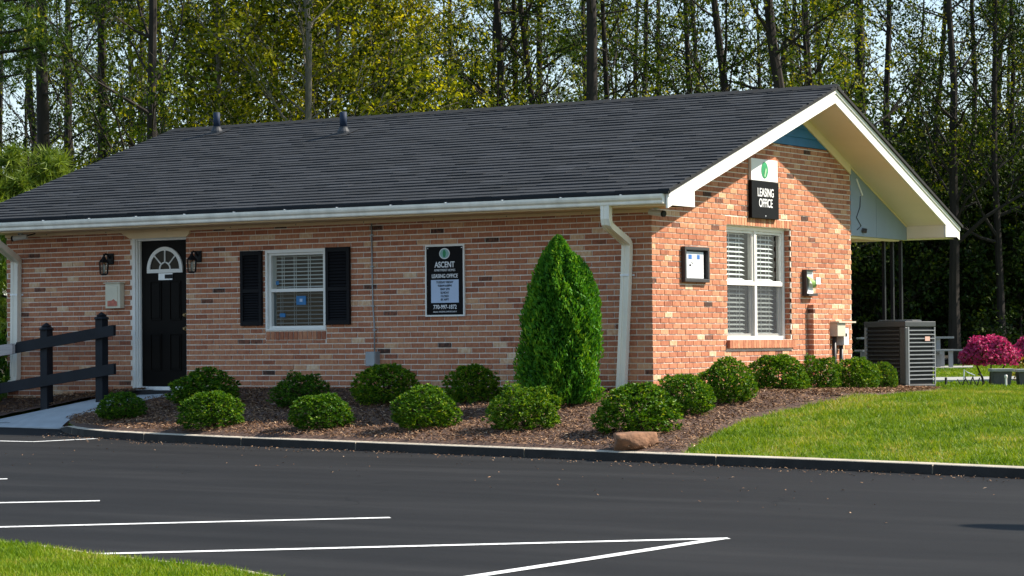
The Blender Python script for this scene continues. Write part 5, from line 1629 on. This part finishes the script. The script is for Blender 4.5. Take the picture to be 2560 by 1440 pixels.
wr = thing('wire_edging', 'bent dark iron hoops of garden edging below the azalea', 'garden edging', (x, y, z), VA)
for k, (xa_, xb_, hh) in enumerate(((-0.20, -0.09, 0.12), (-0.09, 0.03, 0.16), (0.03, 0.13, 0.14))):
    mb = MB(); mb.tube([(xa_ + (xb_ - xa_) * (0.5 - 0.5 * math.cos(t)), 0.02 * math.sin(3 * t), hh * abs(math.cos(t)) ** 0.8 - 0.02) for t in np.linspace(0, math.pi, 15)], 0.009, 6); mb.build('hoop', m_black, wr)
mb = MB(); mb.tube([(0.12 + 0.06 * math.cos(t), 0, 0.08 + 0.10 * math.sin(t)) for t in np.linspace(-1.6, 1.9, 14)], 0.010, 6); mb.build('hoop', m_black, wr)
mb = MB(); mb.tube([(-0.11, 0.0, 0.1), (-0.10, 0.01, 0.25), (-0.04, 0.02, 0.20), (0.06, 0, 0.16)], 0.009, 6); mb.build('scroll', m_alu, wr)
# azalea
x, y, z = spot(2470, 41.0)
az_ = thing('azalea', 'rounded pink flowering azalea beyond the lawn', 'flowering shrub', (x, y, z), 0)
R = np.random.default_rng(71)
n = 3600
d = unit(R.normal(size=(n, 3))); d[:, 2] = np.where(d[:, 2] < -0.35, -d[:, 2], d[:, 2])
r = R.uniform(0.80, 1.04, n) * (1 + 0.10 * np.sin(d[:, 0] * 7 + 1) * np.sin(d[:, 1] * 6) + 0.06 * np.sin(d[:, 2] * 9))
C = d * r[:, None] * np.array([0.46, 0.46, 0.33]) + np.array([0, 0, 0.43])
fl = (R.random(n) < 0.62)
V = leaves(C[fl], d[fl] + 0.8 * R.normal(size=(fl.sum(), 3)), 0.055, 0.045, R)
obj('blossom', poly_mesh('azalea_blossom', V, 4, m_pink, np.clip(R.normal(0.5, 0.2, fl.sum()), 0, 1)), az_)
gl_ = ~fl
C2 = C[gl_] * 1.0; C2 = (C2 - np.array([0, 0, 0.43])) * R.uniform(0.6, 1.0, gl_.sum())[:, None] + np.array([0, 0, 0.43])
V = leaves(C2, d[gl_] + 0.8 * R.normal(size=(gl_.sum(), 3)), 0.05, 0.022, R)
obj('foliage', poly_mesh('azalea_foliage', V, 4, m_dark_leaf, np.clip(R.normal(0.5, 0.2, gl_.sum()), 0, 1)), az_)
for dx, dy in ((-0.16, 0.02), (0.05, -0.05), (0.16, 0.06)):
    mb = MB(); mb.tube([(dx * 0.5, dy, -0.05), (dx * 0.8, dy, 0.12), (dx * 1.6, dy * 2, 0.38)], [0.022, 0.018, 0.01], 6); mb.build('stem', m_stem, az_)
x, y, z = spot(2558, 41.6)
loose_shrub('golden_shrub', 'small golden yellow shrub beside the azalea', (x, y, z), 0.20, 0.20, 0.24, 900, m_gold, 0.18, 0.10, 72)
x, y, z = spot(2600, 44.0)
t = thing('azalea', 'second pink azalea cut off by the picture edge', 'flowering shrub', (x, y, z + 0.05), 1.0)
for ch in list(az_.children):
    c_ = ch.copy(); COL.objects.link(c_); c_.parent = t
# picnic table, long side across the view
x, y, z = spot(2262, 62.0)
pt = thing('picnic_table', 'grey picnic table with a bench standing in front of the wood', 'picnic table', (x, y, z), VA)
for k in range(5):
    mb = MB(); yy = -0.36 + 0.15 * k; mb.box(-1.13, 1.11, yy, yy + 0.14, 0.70, 0.745); mb.build('table_plank', m_table, pt, bevel=0.004)
for yy in (-0.74, -0.60, 0.50, 0.64):
    mb = MB(); mb.box(-1.13, 1.28, yy, yy + 0.125, 0.40, 0.44); mb.build('seat_plank', m_table, pt, bevel=0.004)
for xx in (-0.8, 0.74):
    mb = MB(); mb.box(xx - 0.05, xx + 0.05, -0.30, 0.30, 0.0, 0.699); mb.box(xx - 0.04, xx + 0.04, -0.72, 0.74, 0.33, 0.399); mb.build('trestle', m_table, pt)
for xx in (-0.95, 0.98):
    for yy in (-0.62, 0.60):
        mb = MB(); mb.box(xx - 0.05, xx + 0.05, yy - 0.05, yy + 0.05, 0.0, 0.399); mb.build('leg', m_table, pt)
mb = MB()
pts = [spot(px, D)[:2] for px, D in ((2080, 60.5), (2430, 60.5), (2430, 63.6), (2080, 63.6))]
mb.v = [(q[0], q[1], float(g(*q)) + 0.02) for q in pts] + [(q[0], q[1], float(g(*q)) - 0.1) for q in pts]
mb.f = [(0, 1, 2, 3), (0, 4, 5, 1), (1, 5, 6, 2), (2, 6, 7, 3), (3, 7, 4, 0)]; mb.mi = [0] * 5
tag(mb.build('picnic_slab', m_stonet), 'pale concrete slab under the picnic table', None, None, 'structure')

# unseen lamp post, added so its head throws the small shadow on the asphalt
lx, ly = 14.72, -5.29
lp = thing('added_street_lamp', 'added street lamp outside the view, placed to throw the small asphalt shadow', 'street lamp', (lx, ly, float(g(lx, ly))))
mb = MB(); mb.tube([(0, 0, -0.1), (0, 0, 5.0)], [0.07, 0.05], 10); mb.build('pole', m_dark, lp)
mb = MB(); mb.tube([(0, 0, 4.95), (-0.5, -0.17, 5.05), (-1.2, -0.42, 5.05)], 0.03, 8); mb.build('arm', m_dark, lp)
mb = MB(); mb.lathe([(0.05, -0.06), (0.24, -0.03), (0.26, 0.0), (0.2, 0.05), (0.04, 0.08)], (-1.75, -0.60, 5.05), 16, sx=2.1, sy=0.9); mb.build('lamp_head', m_dark, lp)

# ==================================================================== trees
def grow_hardwood(seed, H, r0, nb, nleaf, ln, wd, first=0.14, spread=0.30, upw=0.8, lean=(0, 0), jit=0.22):
    R = np.random.default_rng(seed)
    mb = MB()
    k = 9
    tt = np.linspace(0, 1, k)
    off = np.cumsum(R.normal(0, 0.055, (k, 2)), 0) * H / 14
    off[0] = 0
    tp = np.stack([off[:, 0] + lean[0] * H * tt ** 1.2, off[:, 1] + lean[1] * H * tt ** 1.2, tt * H - 0.2], 1)
    tr = r0 * (1 - tt) ** 0.8 + 0.012
    tr[0] *= 1.25
    mb.tube(tp, tr, 8)
    segs = []
    for i in range(nb):
        t0 = first + (0.97 - first) * (i + R.random()) / nb
        p0 = np.array([np.interp(t0, tt, tp[:, c]) for c in range(3)])
        a = R.uniform(0, 6.28)
        L_ = H * spread * (1.12 - t0) * R.uniform(0.55, 1.25) + 0.4
        el = R.uniform(0.35, 1.0) * upw
        d = np.array([math.cos(a) * math.cos(el), math.sin(a) * math.cos(el), math.sin(el)])
        pts = [p0]
        for s_ in range(4):
            d = unit(d + R.normal(0, 0.14, 3) + np.array([0, 0, 0.10]))
            pts.append(pts[-1] + d * L_ / 4)
        rb = np.interp(t0, tt, tr) * R.uniform(0.28, 0.5)
        mb.tube(pts, [rb, rb * 0.75, rb * 0.5, rb * 0.32, rb * 0.12 + 0.003], 5, cap=False)
        segs += [(pts[1], pts[2], 0.6), (pts[2], pts[3], 1.0), (pts[3], pts[4], 1.3)]
        for s_ in range(7):
            q0 = pts[1 + s_ % 3] * 0.5 + pts[2 + s_ % 3] * 0.5
            d2 = unit(d + R.normal(0, 0.65, 3))
            l2 = L_ * R.uniform(0.25, 0.5)
            q1 = q0 + d2 * l2 * 0.5; q2 = q1 + unit(d2 + R.normal(0, 0.25, 3)) * l2 * 0.5
            mb.tube([q0, q1, q2], [max(rb * 0.32, 0.010), max(rb * 0.2, 0.008), 0.005], 4, cap=False)
            segs += [(q0, q1, 0.8), (q1, q2, 1.2)]
    w = np.array([s_[2] * np.linalg.norm(s_[1] - s_[0]) for s_ in segs]); w /= w.sum()
    ix = R.choice(len(segs), nleaf, p=w)
    A = np.array([s_[0] for s_ in segs])[ix]; B = np.array([s_[1] for s_ in segs])[ix]
    C = A + (B - A) * R.random((nleaf, 1)) + R.normal(0, jit, (nleaf, 3)) * np.array([1, 1, 0.8])
    q_ = (np.arange(nleaf) // 8) * 8                      # leaves sit in sprays of eight
    C = C[q_] + R.normal(0, 0.115, (nleaf, 3)) * np.array([1, 1, 0.7])
    ix = ix[q_]
    N = R.normal(size=(nleaf, 3)) + np.array([0, 0, 0.6])
    V = leaves(C, N, ln, wd, R)
    br = R.normal(0, 0.20, len(segs))[ix]
    rn = np.clip(0.48 + br + R.normal(0, 0.15, nleaf), 0, 1)
    return mb, V, rn

def tuft_cloud(P, R, needles, ln, w, up=0.3):
    """needle bursts at P (n,3): returns tri verts"""
    n = len(P) * needles
    C = np.repeat(P, needles, 0)
    d = unit(R.normal(size=(n, 3)) + np.array([0, 0, up]))
    l = (ln * R.uniform(0.7, 1.2, n))[:, None]
    s_ = unit(np.cross(d, R.normal(size=(n, 3)))) * w / 2
    V = np.empty((n, 3, 3))
    V[:, 0] = C - s_; V[:, 1] = C + s_; V[:, 2] = C + d * l
    return V.reshape(-1, 3)

def grow_pine(seed, H, r0, live_from, nb, ntuft, lean=(0, 0), stub_from=0.12, ln=0.24, needles=12, spread=0.22):
    R = np.random.default_rng(seed)
    mb = MB()
    k = 8
    tt = np.linspace(0, 1, k)
    off = np.cumsum(R.normal(0, 0.03, (k, 2)), 0); off[0] = 0
    tp = np.stack([off[:, 0] + lean[0] * H * tt, off[:, 1] + lean[1] * H * tt, tt * H - 0.2], 1)
    tr = r0 * (1 - 0.75 * tt); tr[0] *= 1.2
    mb.tube(tp, tr, 10)
    for i in range(16):
        t0 = R.uniform(stub_from, live_from + 0.1)
        p0 = np.array([np.interp(t0, tt, tp[:, c]) for c in range(3)]); a = R.uniform(0, 6.28)
        L_ = R.uniform(0.3, 1.5)
        d = np.array([math.cos(a), math.sin(a), R.uniform(-0.1, 0.4)])
        mb.tube([p0, p0 + d * L_ * 0.5, p0 + d * L_ + np.array([0, 0, R.uniform(-0.2, 0.2)])], [0.03, 0.018, 0.005], 4, cap=False)
    T = []
    for i in range(nb):
        t0 = live_from + (0.98 - live_from) * (i + R.random()) / nb
        p0 = np.array([np.interp(t0, tt, tp[:, c]) for c in range(3)]); a = R.uniform(0, 6.28)
        L_ = H * spread * (1.15 - t0) * R.uniform(0.7, 1.2) + 0.5
        d = np.array([math.cos(a), math.sin(a), R.uniform(0.0, 0.4)])
        pts = [p0]
        for s_ in range(4):
            d = unit(d + R.normal(0, 0.12, 3) + np.array([0, 0, 0.05])); pts.append(pts[-1] + d * L_ / 4)
        mb.tube(pts, [0.05, 0.04, 0.03, 0.018, 0.006], 5, cap=False)
        m_ = max(3, int(ntuft / nb))
        s2_ = R.uniform(0.3, 1.03, m_)
        q = np.stack([np.interp(s2_ * 4, range(5), [p_[c] for p_ in pts]) for c in range(3)], 1) + R.normal(0, 0.30 * L_ / 2.5, (m_, 3)) * np.array([1, 1, 0.5])
        T.append(q)
    T = np.concatenate(T)
    V = tuft_cloud(T, R, needles, ln, 0.022)
    rn = np.clip(np.repeat(R.normal(0.5, 0.2, len(T)), needles) + R.normal(0, 0.08, len(T) * needles), 0, 1)
    return mb, V, rn

PROTO = {}
def proto(kind, *a):
    if kind not in PROTO: PROTO[kind] = []
    PROTO[kind].append(a)
for s_ in range(6):
    mb, V, rn = grow_hardwood(200 + s_, 14 + s_ % 3, 0.105, 32, 4800, 0.110, 0.062, first=0.13, spread=0.26)
    proto('hard', mb.mesh('bare_trunk', m_bark), poly_mesh('spring_crown', V, 4, m_hard_leaf, rn))
for s_ in range(3):
    mb, V, rn = grow_hardwood(300 + s_, 12 + s_, 0.085, 40, 12500, 0.112, 0.066, first=0.22, spread=0.30, jit=0.32)
    proto('leafy', mb.mesh('pale_trunk', m_bark2), poly_mesh('yellow_crown', V, 4, m_yel_leaf, rn))
for s_ in range(3):
    mb, V, rn = grow_pine(400 + s_, 17, 0.17, 0.54, 24, 1300)
    proto('pine', mb.mesh('pine_trunk', m_bark, smooth=True), poly_mesh('pine_crown', V, 3, m_pine_leaf, rn))
for s_ in range(3):
    mb, V, rn = grow_hardwood(500 + s_, 15, 0.15, 26, 5000, 0.110, 0.062, first=0.2, spread=0.28)
    proto('stout', mb.mesh('stout_trunk', m_bark), poly_mesh('stout_crown', V, 4, m_hard_leaf, rn))
for s_ in range(3):
    mb, V, rn = grow_hardwood(600 + s_, 6.0, 0.045, 30, 8200, 0.15, 0.085, first=0.03, spread=0.50, upw=0.8, jit=0.30)
    proto('under', mb.mesh('thin_stems', m_bark), poly_mesh('shade_crown', V, 4, m_dark_leaf, rn))
R = np.random.default_rng(77)
cnt = {}
def tree(kind, px, D, lab, name, cat='tree', group=None, s=1.0, lean=0.0, fat=1.0, rz=None):
    i = cnt.get(kind, 0); cnt[kind] = i + 1
    tm, cm = PROTO[kind][i % len(PROTO[kind])]
    x, y, z = spot(px, D)
    t = thing(name, lab, cat, (x, y, z), 0, group)
    q = Matrix.Rotation(lean, 4, Vector(FW)).to_quaternion() @ Matrix.Rotation(R.uniform(0, 6.28) if rz is None else rz, 4, 'Z').to_quaternion()
    t.rotation_mode = 'QUATERNION'; t.rotation_quaternion = q
    a = obj('trunk', tm, t); a.scale = (s * fat, s * fat, s)
    c = obj('crown', cm, t); c.scale = (s * fat if fat < 1.3 else s, s * fat if fat < 1.3 else s, s)
    return t
FT_ = [ # kind, px, D, scale, lean, fat, label
 ('pine', 118, 52, 1.0, 0.0, 1.0, 'pine_tree', 'stout pine trunk rising above the low end of the roof'),
 ('hard', 170, 62, 1.0, 0.0, 1.0, 'slender_tree', 'slim dark tree close beside the stout pine, roof low end'),
 ('pine', 252, 57, 0.95, 0.0, 0.72, 'pine_tree', 'thinner pine over the sloping roof edge, second from the roof low end'),
 ('hard', 318, 64, 1.0, 0.05, 0.8, 'slender_tree', 'thin leaning tree between the second pine and the ridge end'),
 ('stout', 372, 51, 1.0, 0.0, 0.8, 'tall_tree', 'straight dark trunk standing just behind the ridge end'),
 ('hard', 440, 66, 1.0, -0.04, 0.8, 'slender_tree', 'pale stemmed slim tree a little beyond the ridge end'),
 ('hard', 505, 60, 1.0, 0.03, 0.9, 'slender_tree', 'slim tree just before the far vent pipe'),
 ('leafy', 560, 56, 1.0, 0.0, 1.0, 'leafy_tree', 'yellow green leafy tree directly behind the far vent pipe'),
 ('leafy', 660, 58, 1.0, 0.0, 1.0, 'leafy_tree', 'yellow green leafy tree one step nearer the middle than the far vent pipe'),
 ('leafy', 760, 54, 1.05, 0.0, 1.0, 'leafy_tree', 'fullest yellow green tree midway between the two vent pipes'),
 ('leafy', 860, 57, 1.0, 0.0, 1.0, 'leafy_tree', 'yellow green leafy tree right behind the near vent pipe'),
 ('pine', 930, 60, 1.0, 0.0, 1.15, 'pine_tree', 'dark pine trunk among yellow leaves past the near vent pipe'),
 ('leafy', 990, 58, 0.82, 0.0, 1.0, 'leafy_tree', 'lower yellow green tree in front of the dark mid roof pine'),
 ('leafy', 1065, 64, 0.85, 0.0, 1.0, 'leafy_tree', 'last yellow green tree before the open bare trunks'),
 ('hard', 1130, 68, 1.0, 0.0, 0.9, 'slender_tree', 'slim tree at the end of the yellow foliage'),
 ('hard', 1195, 72, 1.0, 0.02, 0.9, 'slender_tree', 'slim tree just before the close pair of trunks'),
 ('stout', 1252, 60, 1.0, 0.0, 0.85, 'tall_tree', 'thicker trunk of the close pair above the tall black sign'),
 ('stout', 1290, 62, 1.0, 0.0, 0.7, 'tall_tree', 'thinner trunk of the close pair above the tall black sign'),
 ('hard', 1385, 60, 1.0, -0.06, 1.0, 'slender_tree', 'slim tree above the arborvitae leaning a little'),
 ('pine', 1480, 54, 1.0, 0.0, 0.95, 'pine_tree', 'most massive bare trunk above the middle of the ridge'),
 ('hard', 1520, 62, 1.0, 0.0, 0.9, 'slender_tree', 'slim trunk close behind the massive bare trunk'),
 ('hard', 1600, 67, 1.0, 0.03, 0.9, 'slender_tree', 'first slim tree beyond the massive bare trunk'),
 ('hard', 1655, 72, 1.0, 0.0, 0.9, 'slender_tree', 'second slim tree beyond the massive bare trunk'),
 ('hard', 1725, 64, 1.0, 0.0, 0.9, 'slender_tree', 'third slim tree beyond the massive bare trunk'),
 ('hard', 1790, 69, 1.0, -0.05, 0.9, 'slender_tree', 'fourth slim tree beyond the massive bare trunk'),
 ('stout', 1900, 58, 1.0, -0.10, 0.85, 'tall_tree', 'leaning dark trunk above the gable window'),
 ('hard', 1965, 66, 1.0, 0.0, 0.9, 'slender_tree', 'slim upright tree close to the roof apex'),
 ('stout', 2045, 56, 1.0, -0.12, 1.1, 'tall_tree', 'heavy trunk leaning away from the roof apex'),
 ('stout', 2062, 57, 1.0, -0.02, 0.8, 'tall_tree', 'upright trunk crossing the heavy leaning one at the apex'),
 ('pine', 2155, 76, 1.15, 0.0, 1.15, 'pine_tree', 'thick dark pine right beside the roof apex'),
 ('stout', 2200, 70, 1.0, 0.03, 0.9, 'tall_tree', 'dark trunk next to the thick apex pine'),
 ('hard', 2290, 72, 1.0, 0.08, 1.1, 'slender_tree', 'slanting tree over the middle of the rear rake'),
 ('stout', 2385, 67, 1.0, 0.0, 1.0, 'tall_tree', 'stout trunk above the rear roof tip'),
 ('hard', 2440, 71, 1.0, 0.0, 1.0, 'slender_tree', 'slim tree just beyond the rear roof tip'),
 ('stout', 2503, 68, 1.0, 0.02, 0.75, 'tall_tree', 'slender trunk standing over the pink azalea'),
 ('hard', 2548, 72, 1.0, 0.0, 1.0, 'slender_tree', 'outermost slim tree beyond the azalea'),
]
for kind, px, D, s, ln_, ft, nm, lab in FT_:
    tree(kind, px, D, lab, nm, 'pine tree' if 'pine' in nm else 'tree', None, s, ln_, ft)
# deeper wood
Rw = np.random.default_rng(99)
placed = []
k = 0
while k < 44:
    px = Rw.uniform(-250, 2800); D = Rw.uniform(74, 112)
    if any(abs(px - q[0]) < 38 and abs(D - q[1]) < 12 for q in placed): continue
    placed.append((px, D)); k += 1
    kind = ('hard', 'hard', 'stout', 'hard', 'pine')[k % 5]
    tree(kind, px, D, 'slim tree deep in the wood behind the first row of trunks', 'wood_tree', 'tree', 'trees deep in the wood', Rw.uniform(0.9, 1.15), Rw.normal(0, 0.03), Rw.uniform(0.8, 1.1))
# trees beyond the picture edge that shade the wood
for k in range(16):
    px = 2640 + 95 * k + Rw.uniform(-30, 30); D = Rw.uniform(68, 92)
    tree(('leafy', 'hard', 'stout')[k % 3], px, D, 'tree of the wood edge standing outside the view', 'edge_tree', 'tree', 'trees of the wood edge outside the view', Rw.uniform(1.0, 1.2))
# understorey
for k, (px, D, s) in enumerate([(2120, 70, 1.0), (2185, 73, 0.9), (2240, 69.5, 0.85), (2300, 72, 1.0), (2350, 70, 0.8), (2405, 73, 1.05), (2450, 69.5, 0.85), (2500, 72, 1.0), (2550, 70, 0.9), (2600, 73, 1.0), (2660, 71, 1.0),
                                (2150, 78, 1.2), (2270, 80, 1.25), (2380, 79, 1.2), (2480, 81, 1.25), (2580, 79, 1.2), (2330, 88, 1.3), (2210, 90, 1.3), (2440, 90, 1.3), (2540, 91, 1.3), (2640, 88, 1.3),
                                (2060, 75, 1.0), (1990, 78, 1.0)]):
    tree('under', px, D, 'dark leafy thicket shrub under the trees beyond the picnic table', 'thicket_shrub', 'shrub', 'thicket shrubs under the trees', s)
# far edge of the wood as one mass of leaves
Rf = np.random.default_rng(123)
n = 60000
px = Rf.uniform(-400, 3000, n); D = Rf.uniform(112, 132, n)
hh = 1.0 + np.interp(px, [1900, 2250], [1.6, 4.2]) * vnoise(px, D * 0 + 1.0, 90, 12) + 1.4 * vnoise(px, D * 0 + 5, 30, 13)
zz = Rf.random(n) ** 0.9 * hh
C = np.stack([CAM[0] + FW[0] * D + RT[0] * (px - 1280) / FPX * D, CAM[1] + FW[1] * D + RT[1] * (px - 1280) / FPX * D, zz - 0.1], 1)
V = leaves(C, Rf.normal(size=(n, 3)), 0.36, 0.22, Rf)
fo = obj('far_foliage', poly_mesh('far_foliage', V, 4, m_dark_leaf, np.clip(Rf.normal(0.5, 0.2, n), 0, 1)))
tag(fo, 'far dark foliage closing the view through the trunks', None, None, 'stuff')

# bushy young pine behind the low roof end, long bright needle bursts
x, y, z = spot(70, 46.0)
yp = thing('young_pine', 'bushy bright young pine showing over the low end of the roof', 'pine tree', (x, y, z))
R = np.random.default_rng(55)
mb = MB(); mb.tube([(0, 0, -0.2), (0.03, 0, 2.2), (0, 0.02, 4.1)], [0.09, 0.06, 0.015], 8)
T = []
for k in range(38):
    z0_ = 0.9 + 3.1 * (k / 38); a = k * 2.4 + R.uniform(-0.3, 0.3); L_ = 1.75 * (1 - (z0_ - 0.9) / 4.6) * R.uniform(0.7, 1.1)
    d = np.array([math.cos(a), math.sin(a), 0.28])
    p0 = np.array([0, 0, z0_]); p1 = p0 + d * L_ * 0.5; p2 = p1 + unit(d + np.array([0, 0, 0.25])) * L_ * 0.5
    mb.tube([p0, p1, p2], [0.03, 0.02, 0.008], 5, cap=False)
    m_ = 30
    s_ = R.beta(3.0, 1.2, m_)
    q = np.where(s_[:, None] < 0.5, p0 + (p1 - p0) * s_[:, None] * 2, p1 + (p2 - p1) * (s_[:, None] - 0.5) * 2)
    T.append(q + R.normal(0, 0.115, (m_, 3)) * np.array([1, 1, 0.7]))
T = np.concatenate(T)
mb.build('trunk', m_bark, yp)
V = tuft_cloud(T, R, 22, 0.25, 0.022, up=0.25)
rn = np.clip(np.repeat(R.normal(0.74, 0.18, len(T)), 22) + R.normal(0, 0.08, len(T) * 22), 0, 1)
obj('crown', poly_mesh('young_pine_crown', V, 3, m_pine_leaf, rn), yp)
# pine boughs overhead at the picture corner belong to a pine just outside the frame
x, y, z = spot(-70, 50.0)
bp = thing('pine_tree', 'pine outside the picture corner whose low boughs reach in', 'pine tree', (x, y, z))
mb = MB(); mb.tube([(0, 0, -0.2), (0.05, 0, 6), (0, 0, 13)], [0.2, 0.16, 0.05], 10)
T = []
for k in range(34):
    z0_ = 6.0 + 7.0 * k / 34; a = R.uniform(0, 6.28); L_ = R.uniform(1.3, 2.4) * (1.1 - (z0_ - 5) / 12)
    if k < 8: a = VA + R.uniform(-0.6, 0.6); L_ = R.uniform(1.0, 1.9)
    d = np.array([math.cos(a), math.sin(a), R.uniform(0, 0.3)]); p0 = np.array([0, 0, z0_]); p2 = p0 + d * L_
    mb.tube([p0, p0 + d * L_ * 0.5 + np.array([0, 0, -0.05]), p2], [0.04, 0.03, 0.01], 5, cap=False)
    m_ = 30
    T.append(p0 + (p2 - p0) * R.uniform(0.45, 1.08, (m_, 1)) + R.normal(0, 0.24, (m_, 3)) * np.array([1, 1, 0.6]))
T = np.concatenate(T)
mb.build('trunk', m_bark, bp)
V = tuft_cloud(T, R, 14, 0.22, 0.020, up=0.3)
rn = np.clip(np.repeat(R.normal(0.5, 0.18, len(T)), 14) + R.normal(0, 0.08, len(T) * 14), 0, 1)
obj('crown', poly_mesh('pine_bough_crown', V, 3, m_pine_leaf, rn), bp)
